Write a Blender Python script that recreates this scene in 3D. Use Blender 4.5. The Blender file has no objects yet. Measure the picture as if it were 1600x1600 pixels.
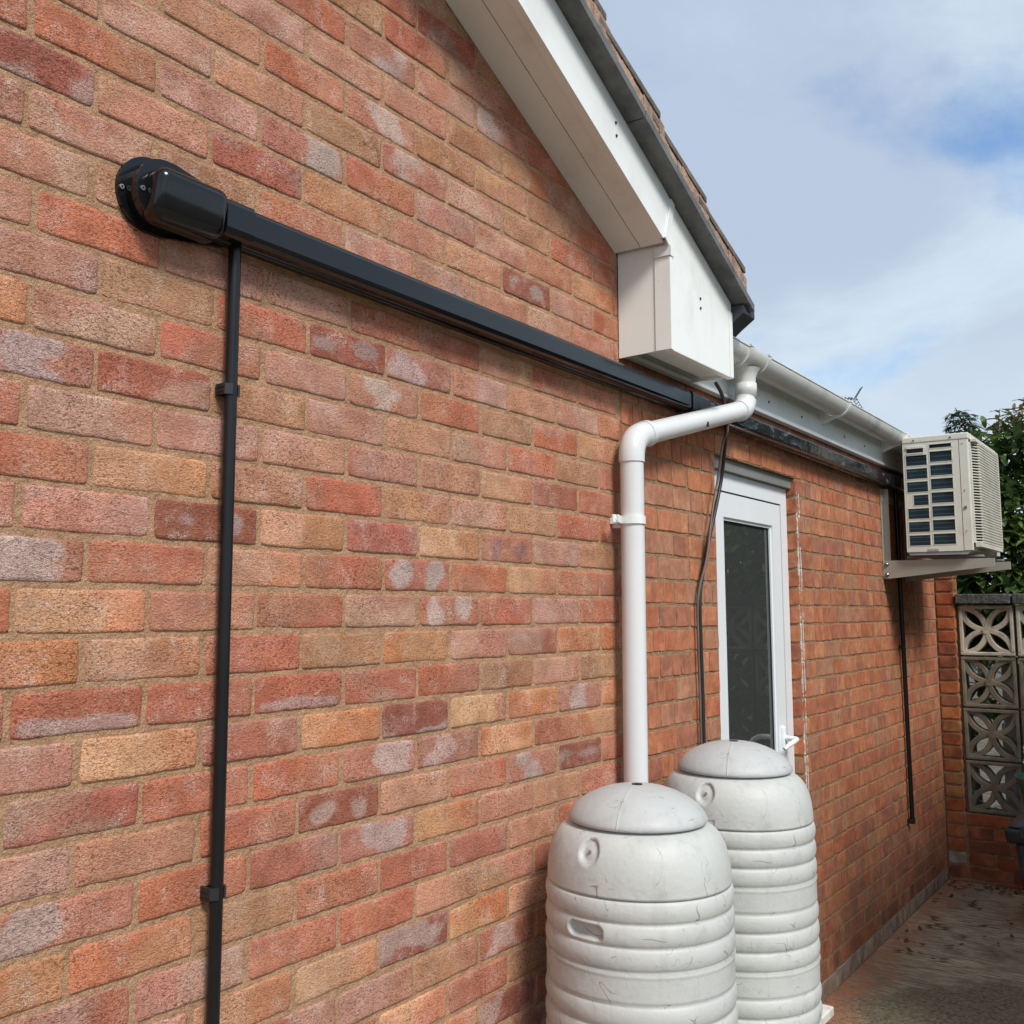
import bpy, bmesh, math, random
from math import sin, cos, pi, radians
from mathutils import Vector, Matrix, noise
random.seed(7)
S = bpy.context.scene
COL = S.collection

# ------------------------------------------------------------------ camera
cd = bpy.data.cameras.new('camera'); cam = bpy.data.objects.new('camera', cd); COL.objects.link(cam)
R = Vector((0.58607, -0.81026, 0.00153)); F = Vector((0.80462, 0.58221, 0.11670)).normalized()
R = (R - F*R.dot(F)).normalized(); U = R.cross(F)
CAM = Vector((-0.77379, -1.39918, 0.03997))
cam.matrix_world = Matrix(((R.x, U.x, -F.x, CAM.x), (R.y, U.y, -F.y, CAM.y), (R.z, U.z, -F.z, CAM.z), (0, 0, 0, 1)))
cd.sensor_width = 36; cd.lens = 36*1572.8/1600; cd.shift_x = 0.0222; cd.shift_y = -0.0198
cd.clip_start = 0.05; cd.clip_end = 2000
S.camera = cam

# ------------------------------------------------------------------ world, sun, exposure
SUN_EL, SUN_AZ = 46.0, 205.0          # azimuth clockwise from +Y
W = bpy.data.worlds.new('World'); S.world = W; W.use_nodes = True
nt = W.node_tree; N = nt.nodes; L = nt.links; N.clear()
def wn(t, **k):
    n = N.new(t)
    for a, b in k.items(): setattr(n, a, b)
    return n
sky = wn('ShaderNodeTexSky', sky_type='NISHITA', sun_disc=False)
sky.sun_elevation = radians(SUN_EL); sky.sun_rotation = radians(SUN_AZ); sky.air_density = 1.0; sky.dust_density = 1.2
tc = wn('ShaderNodeTexCoord'); sx = wn('ShaderNodeSeparateXYZ'); L.new(tc.outputs['Generated'], sx.inputs[0])
zz = wn('ShaderNodeMath', operation='MAXIMUM'); L.new(sx.outputs[2], zz.inputs[0]); zz.inputs[1].default_value = 0.0
za = wn('ShaderNodeMath', operation='ADD'); L.new(zz.outputs[0], za.inputs[0]); za.inputs[1].default_value = 0.22
vx = wn('ShaderNodeMath', operation='DIVIDE'); L.new(sx.outputs[0], vx.inputs[0]); L.new(za.outputs[0], vx.inputs[1])
vy = wn('ShaderNodeMath', operation='DIVIDE'); L.new(sx.outputs[1], vy.inputs[0]); L.new(za.outputs[0], vy.inputs[1])
cx = wn('ShaderNodeCombineXYZ'); L.new(vx.outputs[0], cx.inputs[0]); L.new(vy.outputs[0], cx.inputs[1])
def wnoise(scale, det, off, dist=0.0, rough=0.55):
    m = wn('ShaderNodeMapping'); m.inputs['Location'].default_value = off; L.new(cx.outputs[0], m.inputs[0])
    n = wn('ShaderNodeTexNoise'); n.inputs['Scale'].default_value = scale; n.inputs['Detail'].default_value = det
    n.inputs['Distortion'].default_value = dist; n.inputs['Roughness'].default_value = rough
    L.new(m.outputs[0], n.inputs['Vector']); return n
def wramp(src, a, b):
    r = wn('ShaderNodeMapRange', interpolation_type='SMOOTHSTEP'); r.inputs['From Min'].default_value = a; r.inputs['From Max'].default_value = b
    L.new(src, r.inputs['Value']); return r
cover = wramp(wnoise(1.5, 6, (4.72, 2.06, 1.98), .45, .56).outputs[0], .26, .52)
shade = wramp(wnoise(1.25, 7, (3.10, 1.33, 2.01), .5, .58).outputs[0], .36, .60)
cc = wn('ShaderNodeMixRGB'); cc.inputs[1].default_value = (8.8, 10.6, 12.2, 1); cc.inputs[2].default_value = (6.6, 7.9, 10.0, 1)
L.new(shade.outputs[0], cc.inputs[0])
# brighter, whiter cloud towards the horizon
hz = wn('ShaderNodeMapRange', interpolation_type='SMOOTHSTEP'); hz.inputs['From Min'].default_value = .34; hz.inputs['From Max'].default_value = .14
L.new(sx.outputs[2], hz.inputs['Value'])
hm = wn('ShaderNodeMath', operation='MULTIPLY'); L.new(hz.outputs[0], hm.inputs[0]); hm.inputs[1].default_value = .5
ch = wn('ShaderNodeMixRGB'); ch.inputs[2].default_value = (10.4, 12.0, 13.0, 1); L.new(hm.outputs[0], ch.inputs[0]); L.new(cc.outputs[0], ch.inputs[1])
skb = wn('ShaderNodeMixRGB', blend_type='MULTIPLY'); skb.inputs[0].default_value = 1; skb.inputs[2].default_value = (2.1, 2.45, 2.7, 1)
L.new(sky.outputs[0], skb.inputs[1])
mx = wn('ShaderNodeMixRGB'); L.new(cover.outputs[0], mx.inputs[0]); L.new(skb.outputs[0], mx.inputs[1]); L.new(ch.outputs[0], mx.inputs[2])
bg = wn('ShaderNodeBackground'); bg.inputs['Strength'].default_value = 0.075; L.new(mx.outputs[0], bg.inputs[0])
wo = wn('ShaderNodeOutputWorld'); L.new(bg.outputs[0], wo.inputs[0])
sl = bpy.data.lights.new('sun', 'SUN'); sl.energy = 3.45; sl.angle = radians(18); sl.color = (1.0, .955, .89)
so = bpy.data.objects.new('sun', sl); COL.objects.link(so)
sd = Vector((sin(radians(SUN_AZ))*cos(radians(SUN_EL)), cos(radians(SUN_AZ))*cos(radians(SUN_EL)), sin(radians(SUN_EL))))
so.rotation_euler = sd.to_track_quat('Z', 'Y').to_euler(); so.location = (0, -6, 8)
vs = S.view_settings; vs.view_transform = 'Standard'; vs.look = 'None'; vs.exposure = 0.0; vs.gamma = 1.0; vs.use_curve_mapping = False
S.render.engine = 'CYCLES'; S.cycles.max_bounces = 8

# ------------------------------------------------------------------ materials
def newmat(name):
    m = bpy.data.materials.new(name); m.use_nodes = True; m.node_tree.nodes.clear(); return m
class NT:
    def __init__(s, m):
        s.t = m.node_tree; s.N = s.t.nodes; s.L = s.t.links
        s.out = s.N.new('ShaderNodeOutputMaterial'); s.b = s.N.new('ShaderNodeBsdfPrincipled'); s.L.new(s.b.outputs[0], s.out.inputs[0])
        s.tc = s.N.new('ShaderNodeTexCoord').outputs['Object']
    def put(s, inp, v):
        if isinstance(v, (int, float)): inp.default_value = v
        elif isinstance(v, tuple): inp.default_value = (v+(1,))[:4] if inp.type == 'RGBA' else v
        else: s.L.new(v, inp)
    def noise(s, scale, det=3, rough=.55, dist=0., vec=None, stretch=None, off=(0, 0, 0)):
        v = vec or s.tc
        if stretch or off != (0, 0, 0):
            m = s.N.new('ShaderNodeMapping'); m.inputs['Scale'].default_value = stretch or (1, 1, 1); m.inputs['Location'].default_value = off
            s.L.new(v, m.inputs[0]); v = m.outputs[0]
        n = s.N.new('ShaderNodeTexNoise'); n.inputs['Scale'].default_value = scale; n.inputs['Detail'].default_value = det
        n.inputs['Roughness'].default_value = rough; n.inputs['Distortion'].default_value = dist; s.L.new(v, n.inputs['Vector']); return n.outputs[0]
    def ramp(s, v, a, b, lo=0., hi=1., kind='SMOOTHSTEP'):
        r = s.N.new('ShaderNodeMapRange'); r.interpolation_type = kind
        for k, x in (('From Min', a), ('From Max', b), ('To Min', lo), ('To Max', hi)): r.inputs[k].default_value = x
        s.L.new(v, r.inputs['Value']); return r.outputs[0]
    def math(s, op, a, b=0.):
        n = s.N.new('ShaderNodeMath'); n.operation = op; s.put(n.inputs[0], a); s.put(n.inputs[1], b); return n.outputs[0]
    def mix(s, f, a, b, mode='MIX'):
        n = s.N.new('ShaderNodeMixRGB'); n.blend_type = mode; s.put(n.inputs[0], f); s.put(n.inputs[1], a); s.put(n.inputs[2], b); return n.outputs[0]
    def bump(s, h, dist, strength=1.):
        n = s.N.new('ShaderNodeBump'); n.inputs['Distance'].default_value = dist; n.inputs['Strength'].default_value = strength
        s.L.new(h, n.inputs['Height']); s.L.new(n.outputs[0], s.b.inputs['Normal']); return n
    def attr(s, name):
        n = s.N.new('ShaderNodeAttribute'); n.attribute_name = name; return n
    def set(s, **k):
        for a, v in k.items(): s.put(s.b.inputs[a.replace('_', ' ')], v)
def plain(name, col, rough=.5, var=.12, vscale=9., dirt=None, dscale=6., damt=.5, bump=0., bscale=120., spec=.5, metal=0.):
    m = newmat(name); n = NT(m)
    v = n.noise(vscale, 5, .6)
    c = n.mix(n.ramp(v, .3, .7), tuple(x*(1-var) for x in col), tuple(min(1, x*(1+var)) for x in col))
    if dirt:
        d = n.noise(dscale, 8, .68, .4, off=(3, 5, 1))
        c = n.mix(n.math('MULTIPLY', n.ramp(d, .5, .72), damt), c, dirt)
    n.set(Base_Color=c, Roughness=rough, Metallic=metal); n.b.inputs['Specular IOR Level'].default_value = spec
    if bump: n.bump(n.noise(bscale, 4, .6), bump)
    return m

def brick_mat(name, rough_tex):
    m = newmat(name); n = NT(m)
    A, B, K = n.attr('colA'), n.attr('colB'), n.attr('mask')
    mn = n.noise(95, 7, .72); big = n.noise(14, 3, .5)
    k = n.math('ADD', K.outputs['Fac'], n.math('MULTIPLY', n.math('SUBTRACT', mn, .5), .95))
    c = n.mix(n.ramp(k, .22, .80), A.outputs['Color'], B.outputs['Color'])
    c = n.mix(1., c, n.mix(n.ramp(big, .3, .7), (.86, .84, .82), (1.14, 1.14, 1.14)), 'MULTIPLY')
    if rough_tex:
        # salt frosting caught on the crests of the dragged face, in loose drifts
        fz = n.math('MULTIPLY', n.ramp(n.noise(17, 6, .68, .5, off=(4, 2, 8)), .47, .70), n.ramp(n.noise(380, 3, .65, off=(1, 1, 1)), .42, .62))
        c = n.mix(n.math('MULTIPLY', fz, .62), c, (.74, .60, .52))
        drag = n.noise(215, 3, .62, 1.0, stretch=(.72, .8, 1.25))
        fine = n.noise(560, 2, .6)
        pit = n.ramp(drag, .36, .50)
        spk = n.ramp(fine, .30, .70)
        lump = n.ramp(n.noise(5.5, 3, .5, off=(6, 6, 1)), .36, .64, .35, 1.)
        c = n.mix(lump, c, n.mix(1., c, n.mix(pit, (.44, .40, .38), (1.12, 1.11, 1.10)), 'MULTIPLY'))
        c = n.mix(1., c, n.mix(spk, (.80, .76, .74), (1.20, 1.25, 1.28)), 'MULTIPLY')
        h = n.math('ADD', n.math('MULTIPLY', drag, 1.), n.math('MULTIPLY', fine, .35))
        n.bump(h, .0048)
    else:
        fine = n.noise(330, 3, .65); mid = n.noise(38, 4, .6, .5, stretch=(1.2, 1, .9))
        c = n.mix(1., c, n.mix(n.ramp(fine, .3, .7), (.84, .82, .80), (1.14, 1.14, 1.14)), 'MULTIPLY')
        c = n.mix(1., c, n.mix(n.ramp(mid, .3, .7), (.84, .82, .80), (1.14, 1.12, 1.10)), 'MULTIPLY')
        n.bump(n.math('ADD', n.math('MULTIPLY', fine, .5), n.math('MULTIPLY', mid, .6)), .0025)
    n.set(Base_Color=c, Roughness=.9); n.b.inputs['Specular IOR Level'].default_value = .25
    return m
M = {}
M['brick_rough'] = brick_mat('rustic_brick', True)
M['brick_smooth'] = brick_mat('smooth_brick', False)
def mortar(name, c0, c1, crumbs):
    m = newmat(name); n = NT(m)
    a = n.noise(26, 5, .65); f = n.noise(420, 3, .7)
    c = n.mix(n.ramp(a, .3, .7), c0, c1)
    c = n.mix(1., c, n.mix(n.ramp(f, .3, .7), (.70, .68, .66), (1.25, 1.25, 1.22)), 'MULTIPLY')
    if crumbs: c = n.mix(n.ramp(n.noise(95, 2, .5), .66, .72), c, (.62, .56, .46))
    n.set(Base_Color=c, Roughness=.95); n.b.inputs['Specular IOR Level'].default_value = .15
    n.bump(n.math('ADD', f, n.math('MULTIPLY', n.noise(90, 4, .6), 2.)), .0045); return m
M['mortar_near'] = mortar('sandy_mortar', (.45, .262, .155), (.60, .365, .225), False)
M['mortar_far'] = mortar('old_mortar', (.33, .20, .11), (.46, .30, .18), True)

def upvc(name, col, dirt=(.30, .27, .22), damt=.35):
    m = newmat(name); n = NT(m)
    d = n.ramp(n.noise(5, 8, .7, .3, stretch=(1, 1, .5)), .48, .75)
    c = n.mix(n.math('MULTIPLY', d, damt), col, dirt)
    sp = n.ramp(n.noise(60, 2, .5), .74, .78)
    c = n.mix(n.math('MULTIPLY', sp, damt*.6), c, (.15, .13, .1))
    n.set(Base_Color=c, Roughness=n.ramp(d, 0, 1, .28, .55)); return m
M['upvc'] = upvc('white_plastic', (.82, .84, .82), damt=.22)
M['upvc_cream'] = upvc('cream_plastic', (.87, .88, .84), damt=.25)
M['upvc_door'] = upvc('door_plastic', (.80, .83, .85), damt=.06)
M['gutter'] = upvc('gutter_plastic', (.66, .66, .63), (.22, .19, .15), .5)
M['pipe'] = upvc('pipe_plastic', (.70, .71, .705), (.3, .27, .22), .14)
m = newmat('black_plastic'); n = NT(m)
n.set(Base_Color=(.006, .0065, .008), Roughness=n.ramp(n.noise(14, 5, .6), .3, .7, .10, .18)); n.b.inputs['Specular IOR Level'].default_value = .5
M['black'] = m
m = newmat('filmed_black_plastic'); n = NT(m)      # still carries its clear protective film, wrinkled and scuffed
w = n.noise(11, 4, .6, 1.2, stretch=(.5, 1, 1.4)); sc = n.ramp(w, .60, .64)
n.set(Base_Color=n.mix(n.math('MULTIPLY', sc, .5), (.012, .013, .016), (.20, .20, .21)), Roughness=n.ramp(w, .35, .7, .08, .28))
n.b.inputs['Specular IOR Level'].default_value = .8; n.bump(w, .003); M['film'] = m
M['black_matt'] = plain('black_matt_plastic', (.018, .018, .020), .42, .2, 20, spec=.4)
M['conduit'] = plain('black_conduit', (.008, .008, .009), .30, .15, 12, spec=.4)
M['cable'] = plain('black_cable', (.02, .018, .018), .5, .2)
M['cable_brown'] = plain('brown_cable', (.13, .10, .085), .5, .2)
M['screw'] = plain('zinc_screw', (.55, .55, .55), .3, .1, metal=.9)
M['lead'] = plain('dark_grey_board', (.115, .12, .118), .55, .3, 14, (.04, .042, .045), 9, .8, .0015, 80)
M['felt'] = plain('roof_felt', (.035, .04, .05), .7, .3)
M['tile'] = plain('concrete_tile', (.14, .115, .095), .92, .35, 22, (.05, .055, .05), 18, .75, .004, 90)
M['tile_mortar'] = plain('tile_bedding_mortar', (.36, .235, .17), .95, .3, 30, (.10, .085, .07), 9, .85, .006, 70)
M['ac'] = plain('ivory_metal', (.71, .69, .59), .42, .05, 7, (.40, .34, .24), 7, .3)
M['ac_front'] = plain('ivory_plastic', (.70, .68, .60), .45, .05, 7, (.40, .36, .28), 9, .3)
M['ac_base'] = plain('grey_base_metal', (.30, .31, .32), .45, .1, 7)
m = newmat('coil_fins'); n = NT(m)
wv = n.N.new('ShaderNodeTexWave'); wv.bands_direction = 'Z'; wv.inputs['Scale'].default_value = 14; wv.inputs['Distortion'].default_value = 0; n.L.new(n.tc, wv.inputs['Vector'])
n.set(Base_Color=n.mix(n.ramp(wv.outputs[0], .80, 1.), (.014, .045, .060), (.07, .12, .15)), Roughness=.45); M['coil'] = m
M['dark'] = plain('dark_void', (.012, .012, .013), .8, .1)
M['bracket'] = plain('taupe_painted_steel', (.37, .355, .30), .38, .05, 8, spec=.5)
M['steel'] = plain('bolt_steel', (.45, .43, .40), .28, .1, metal=1.)
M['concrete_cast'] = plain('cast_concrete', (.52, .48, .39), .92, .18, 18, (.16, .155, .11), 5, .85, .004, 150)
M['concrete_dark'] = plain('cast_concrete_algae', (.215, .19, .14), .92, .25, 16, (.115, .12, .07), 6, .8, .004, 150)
M['coping'] = plain('coping_stone', (.085, .085, .082), .9, .45, 30, (.22, .21, .17), 26, .35, .007, 60)
M['reveal_grey'] = plain('grey_lintel', (.20, .20, .19), .8, .1)
M['seal'] = plain('paint_smear', (.70, .67, .62), .7, .1, bump=.003)
M['rubber'] = plain('black_gasket', (.012, .012, .012), .6, .1)
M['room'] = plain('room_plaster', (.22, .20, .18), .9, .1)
M['blind'] = plain('blind_fabric', (.55, .55, .50), .8, .05)
M['slab'] = plain('pale_slab', (.52, .46, .44), .9, .15, 9, (.2, .17, .15), 5, .7, .004)
M['bin'] = plain('dark_bin_plastic', (.030, .036, .048), .42, .3, 8, (.12, .12, .11), 6, .4)
M['bin_lid'] = plain('grey_bin_lid', (.075, .08, .083), .45, .3, 8, (.17, .165, .15), 6, .5)
M['green'] = plain('green_plastic', (.045, .17, .12), .4, .3, 9)
M['bark'] = plain('bark', (.12, .085, .055), .9, .3, 20, bump=.01)
M['alu'] = plain('antenna_metal', (.16, .18, .21), .5, .1)
M['step'] = plain('step_plastic', (.74, .73, .69), .45, .08, 8, (.34, .30, .23), 14, .5)
M['deadleaf'] = plain('dead_leaf', (.14, .065, .035), .8, .6, 40)
M['soil'] = plain('soil', (.10, .08, .055), .95, .4, 8, (.05, .06, .03), 3, .8, .02, 20)

m = newmat('glass_pane'); n = NT(m); n.N.remove(n.b)
fr = n.N.new('ShaderNodeFresnel'); fr.inputs[0].default_value = 1.55
gl = n.N.new('ShaderNodeBsdfGlossy'); gl.inputs['Roughness'].default_value = .0
tr = n.N.new('ShaderNodeBsdfTransparent'); tr.inputs[0].default_value = (.62, .66, .64, 1)
ms = n.N.new('ShaderNodeMixShader'); n.L.new(fr.outputs[0], ms.inputs[0]); n.L.new(tr.outputs[0], ms.inputs[1]); n.L.new(gl.outputs[0], ms.inputs[2])
df = n.N.new('ShaderNodeBsdfDiffuse'); df.inputs[0].default_value = (.42, .45, .42, 1); m2 = n.N.new('ShaderNodeMixShader'); m2.inputs[0].default_value = .085; n.L.new(ms.outputs[0], m2.inputs[1]); n.L.new(df.outputs[0], m2.inputs[2]); n.L.new(m2.outputs[0], n.out.inputs[0]); M['glass'] = m  # thin dust film, doubling as painted haze that lightens the dark reflections

# weathered light grey polythene of the water butts, scratched
def butt_mat(name, base, seedoff):
    m = newmat(name); n = NT(m)
    c = n.mix(n.ramp(n.noise(3.5, 6, .6), .3, .7), tuple(x*.93 for x in base), tuple(x*1.06 for x in base))
    haze = n.ramp(n.noise(16, 8, .72, .6, off=seedoff), .50, .74)
    c = n.mix(n.math('MULTIPLY', haze, .38), c, (.28, .285, .28))
    def scr(scale, width, off, stretch, msc, lo):
        v = n.noise(scale, 2, .45, .35, off=off, stretch=stretch)
        line = n.ramp(n.math('ABSOLUTE', n.math('SUBTRACT', v, .5)), 0., width, 1., 0.)
        return n.math('MULTIPLY', line, n.ramp(n.noise(msc, 3, .6, off=(off[1], off[0], 4)), lo-.035, lo+.02))
    s1 = scr(5., .005, (1.3, 2.2, .4), (1, 1, 2.2), 9, .585)
    s2 = scr(9., .007, (5.3, .2, 3.4), (1.6, 1, 1), 13, .575)
    s3 = scr(16., .010, (2.3, 7.2, 1.4), (1, 1.7, 1.2), 17, .61)
    s = n.math('MAXIMUM', n.math('MAXIMUM', s1, s2), s3)
    c = n.mix(n.math('MULTIPLY', s, .70), c, (.12, .12, .12))
    smudge = n.ramp(n.noise(38, 4, .6, 1.2, off=(8, 1, 2), stretch=(1, 1, .45)), .66, .74)
    c = n.mix(n.math('MULTIPLY', smudge, .25), c, (.25, .25, .24))
    streak = n.ramp(n.noise(22, 5, .65, .2, off=(3, 9, 0), stretch=(1, 1, .12)), .56, .74)
    c = n.mix(n.math('MULTIPLY', streak, .22), c, (.30, .29, .24))
    n.set(Base_Color=c, Roughness=.48); n.b.inputs['Specular IOR Level'].default_value = .35
    n.bump(n.noise(55, 4, .6), .0012); return m
M['butt'] = butt_mat('grey_polythene', (.52, .53, .505), (0, 0, 1))
M['butt_lid'] = butt_mat('grey_polythene_lid', (.475, .485, .48), (4, 2, 1))

# concrete yard: brushed, mossy, red brick dust along the wall
m = newmat('brushed_concrete'); n = NT(m)
sep = n.N.new('ShaderNodeSeparateXYZ'); n.L.new(n.tc, sep.inputs[0])
c = n.mix(n.ramp(n.noise(2.2, 8, .65), .3, .7), (.48, .395, .275), (.70, .59, .43))
br = n.noise(42, 5, .7, .6, stretch=(2.2, .22, 1))
c = n.mix(1., c, n.mix(n.ramp(br, .36, .62), (.42, .40, .38), (1.22, 1.2, 1.18)), 'MULTIPLY')
moss = n.math('MULTIPLY', n.ramp(n.math('ADD', n.noise(1.6, 7, .7, .3, off=(2, 1, 0)), n.ramp(sep.outputs[0], 3.2, 4.9, .14, -.12)), .44, .62), .85)
mc = n.mix(n.ramp(n.noise(60, 4, .7), .35, .65), (.13, .118, .072), (.35, .30, .205))
c = n.mix(moss, c, mc)
spk = n.ramp(n.noise(75, 3, .6, off=(1, 6, 0), stretch=(1.3, .7, 1)), .66, .74)
c = n.mix(n.math('MULTIPLY', spk, .65), c, (.34, .31, .26))
dy = n.math('ADD', sep.outputs[1], n.math('MULTIPLY', n.math('SUBTRACT', n.noise(5, 6, .7, off=(9, 3, 0)), .5), .26))
dust = n.math('MULTIPLY', n.ramp(dy, -.22, -.02), n.ramp(n.noise(30, 5, .7), .28, .62))
c = n.mix(n.math('MULTIPLY', dust, .85), c, (.62, .235, .125))
n.set(Base_Color=c, Roughness=.92); n.b.inputs['Specular IOR Level'].default_value = .2
n.bump(n.math('ADD', br, n.noise(110, 4, .6)), .012); M['yard'] = m

def leafmat(name, cols, trans=.25):
    m = newmat(name); n = NT(m)
    a = n.attr('tint')
    c = n.mix(a.outputs['Fac'], cols[0], cols[1])
    n.set(Base_Color=n.mix(1., c, n.mix(n.ramp(n.noise(45, 2, .5), .3, .7), (.8, .8, .8), (1.2, 1.2, 1.2)), 'MULTIPLY'), Roughness=.36)
    n.b.inputs['Specular IOR Level'].default_value = .45
    t = n.N.new('ShaderNodeBsdfTranslucent'); n.L.new(c, t.inputs[0]); mm = n.N.new('ShaderNodeMixShader'); mm.inputs[0].default_value = trans
    n.L.new(n.b.outputs[0], mm.inputs[1]); n.L.new(t.outputs[0], mm.inputs[2]); n.L.new(mm.outputs[0], n.out.inputs[0]); return m
M['leaf'] = leafmat('laurel_leaf', ((.045, .10, .03), (.20, .28, .065)))
M['leaf_new'] = leafmat('young_leaf', ((.13, .14, .055), (.24, .19, .09)))
M['needle'] = leafmat('conifer_needle', ((.03, .07, .055), (.07, .12, .085)), .1)

# ------------------------------------------------------------------ object helpers
ORG = {}
def tag(o, label=None, cat=None, group=None, kind=None):
    if label: o['label'] = label
    if cat: o['category'] = cat
    if group: o['group'] = group
    if kind: o['kind'] = kind
    return o
def thing(name, label, cat, loc=(0, 0, 0), group=None):
    o = bpy.data.objects.new(name, None); COL.objects.link(o); o.location = loc; o.empty_display_size = .1
    ORG[o.name] = Vector(loc); return tag(o, label, cat, group)
class MB:
    def __init__(s): s.v = []; s.f = []; s.m = []; s.sm = []
    def add(s, vs, fs, mi=0, smooth=False):
        o = len(s.v); s.v += [Vector(p) for p in vs]
        for f in fs: s.f.append([o+i for i in f]); s.m.append(mi); s.sm.append(smooth)
        return s
    def box(s, x0, x1, y0, y1, z0, z1, mi=0):
        v = [(x, y, z) for z in (z0, z1) for y in (y0, y1) for x in (x0, x1)]
        return s.add(v, [(0, 2, 3, 1), (4, 5, 7, 6), (0, 1, 5, 4), (1, 3, 7, 5), (3, 2, 6, 7), (2, 0, 4, 6)], mi)
    def obox(s, c, ax, ay, az, hx, hy, hz, mi=0):
        c = Vector(c); A, B, C = Vector(ax)*hx, Vector(ay)*hy, Vector(az)*hz
        v = [c+A*i+B*j+C*k for k in (-1, 1) for j in (-1, 1) for i in (-1, 1)]
        return s.add(v, [(0, 2, 3, 1), (4, 5, 7, 6), (0, 1, 5, 4), (1, 3, 7, 5), (3, 2, 6, 7), (2, 0, 4, 6)], mi)
    def prism(s, prof, axis, a0, a1, mi=0, smooth=False):
        # prof: list of 2D points in the two remaining axes, order (x,z) for axis y, (y,z) for axis x, (x,y) for axis z
        def P(a, p): return {'x': (a, p[0], p[1]), 'y': (p[0], a, p[1]), 'z': (p[0], p[1], a)}[axis]
        n = len(prof); v = [P(a0, p) for p in prof]+[P(a1, p) for p in prof]
        s.add(v, [[i, (i+1) % n, n+(i+1) % n, n+i] for i in range(n)], mi, smooth)
        s.add([P(a0, p) for p in prof], [list(range(n))[::-1]], mi); s.add([P(a1, p) for p in prof], [list(range(n))], mi)
        return s
    def tube(s, path, r, seg=16, caps=True, mi=0, smooth=True):
        path = [Vector(p) for p in path]; n = len(path); rs = r if isinstance(r, (list, tuple)) else [r]*n
        up = None; rings = []
        for i, p in enumerate(path):
            t = ((path[min(i+1, n-1)]-p).normalized() if i < n-1 else Vector())+((p-path[max(i-1, 0)]).normalized() if i > 0 else Vector())
            t.normalize()
            if up is None:
                up = Vector((0, 0, 1)) if abs(t.z) < .9 else Vector((0, 1, 0))
            a = t.cross(up).normalized(); b = a.cross(t).normalized(); up = b
            # widen at mitres
            rings.append([p+a*cos(2*pi*k/seg)*rs[i]+b*sin(2*pi*k/seg)*rs[i] for k in range(seg)])
        v = [q for rg in rings for q in rg]
        f = [[i*seg+k, i*seg+(k+1) % seg, (i+1)*seg+(k+1) % seg, (i+1)*seg+k] for i in range(n-1) for k in range(seg)]
        s.add(v, f, mi, smooth)
        if caps: s.add(rings[0], [list(range(seg))[::-1]], mi); s.add(rings[-1], [list(range(seg))], mi)
        return s
    def lathe(s, prof, c=(0, 0, 0), seg=48, mi=0):
        n = len(prof); v = [(c[0]+r*cos(2*pi*k/seg), c[1]+r*sin(2*pi*k/seg), c[2]+z) for r, z in prof for k in range(seg)]
        return s.add(v, [[i*seg+k, i*seg+(k+1) % seg, (i+1)*seg+(k+1) % seg, (i+1)*seg+k] for i in range(n-1) for k in range(seg)], mi, True)
    def build(s, name, mats, parent=None, bevel=0., seg=2, recalc=True, smooth_angle=None, attrs=None):
        org = ORG[parent.name] if parent else Vector()
        me = bpy.data.meshes.new(name); me.from_pydata([p-org for p in s.v], [], s.f)
        for q in (mats if isinstance(mats, list) else [mats]): me.materials.append(M[q] if isinstance(q, str) else q)
        me.polygons.foreach_set('material_index', s.m); me.polygons.foreach_set('use_smooth', s.sm); me.update()
        if attrs:
            for k, (typ, data) in attrs.items():
                a = me.attributes.new(k, typ, 'POINT'); a.data.foreach_set('color' if typ == 'FLOAT_COLOR' else 'value', data)
        if recalc:
            bm = bmesh.new(); bm.from_mesh(me); bmesh.ops.recalc_face_normals(bm, faces=bm.faces); bm.to_mesh(me); bm.free()
        o = bpy.data.objects.new(name, me); COL.objects.link(o)
        if parent: o.parent = parent
        ORG[o.name] = org.copy()
        if bevel:
            b = o.modifiers.new('bevel', 'BEVEL'); b.width = bevel; b.segments = seg; b.limit_method = 'ANGLE'; b.angle_limit = radians(35)
        return o
def rbox(x0, x1, y0, y1, z0, z1, r, seg=4):
    """one closed box with strongly rounded edges"""
    bm = bmesh.new(); bmesh.ops.create_cube(bm, size=1)
    for v in bm.verts: v.co = Vector(((x0+x1)/2+v.co.x*(x1-x0), (y0+y1)/2+v.co.y*(y1-y0), (z0+z1)/2+v.co.z*(z1-z0)))
    bmesh.ops.bevel(bm, geom=bm.edges[:]+bm.verts[:], offset=r, segments=seg, profile=.5, affect='EDGES')
    bm.verts.index_update(); v = [p.co.copy() for p in bm.verts]; f = [[p.index for p in q.verts] for q in bm.faces]; bm.free(); return v, f
def arc(p0, p1, p2, r, n=7):
    """round the corner p1 of a path"""
    p0, p1, p2 = Vector(p0), Vector(p1), Vector(p2); a = (p0-p1).normalized(); b = (p2-p1).normalized()
    A = p1+a*r; B = p1+b*r; return [(A*(1-t)**2+p1*2*t*(1-t)+B*t*t) for t in [i/n for i in range(n+1)]]

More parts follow.
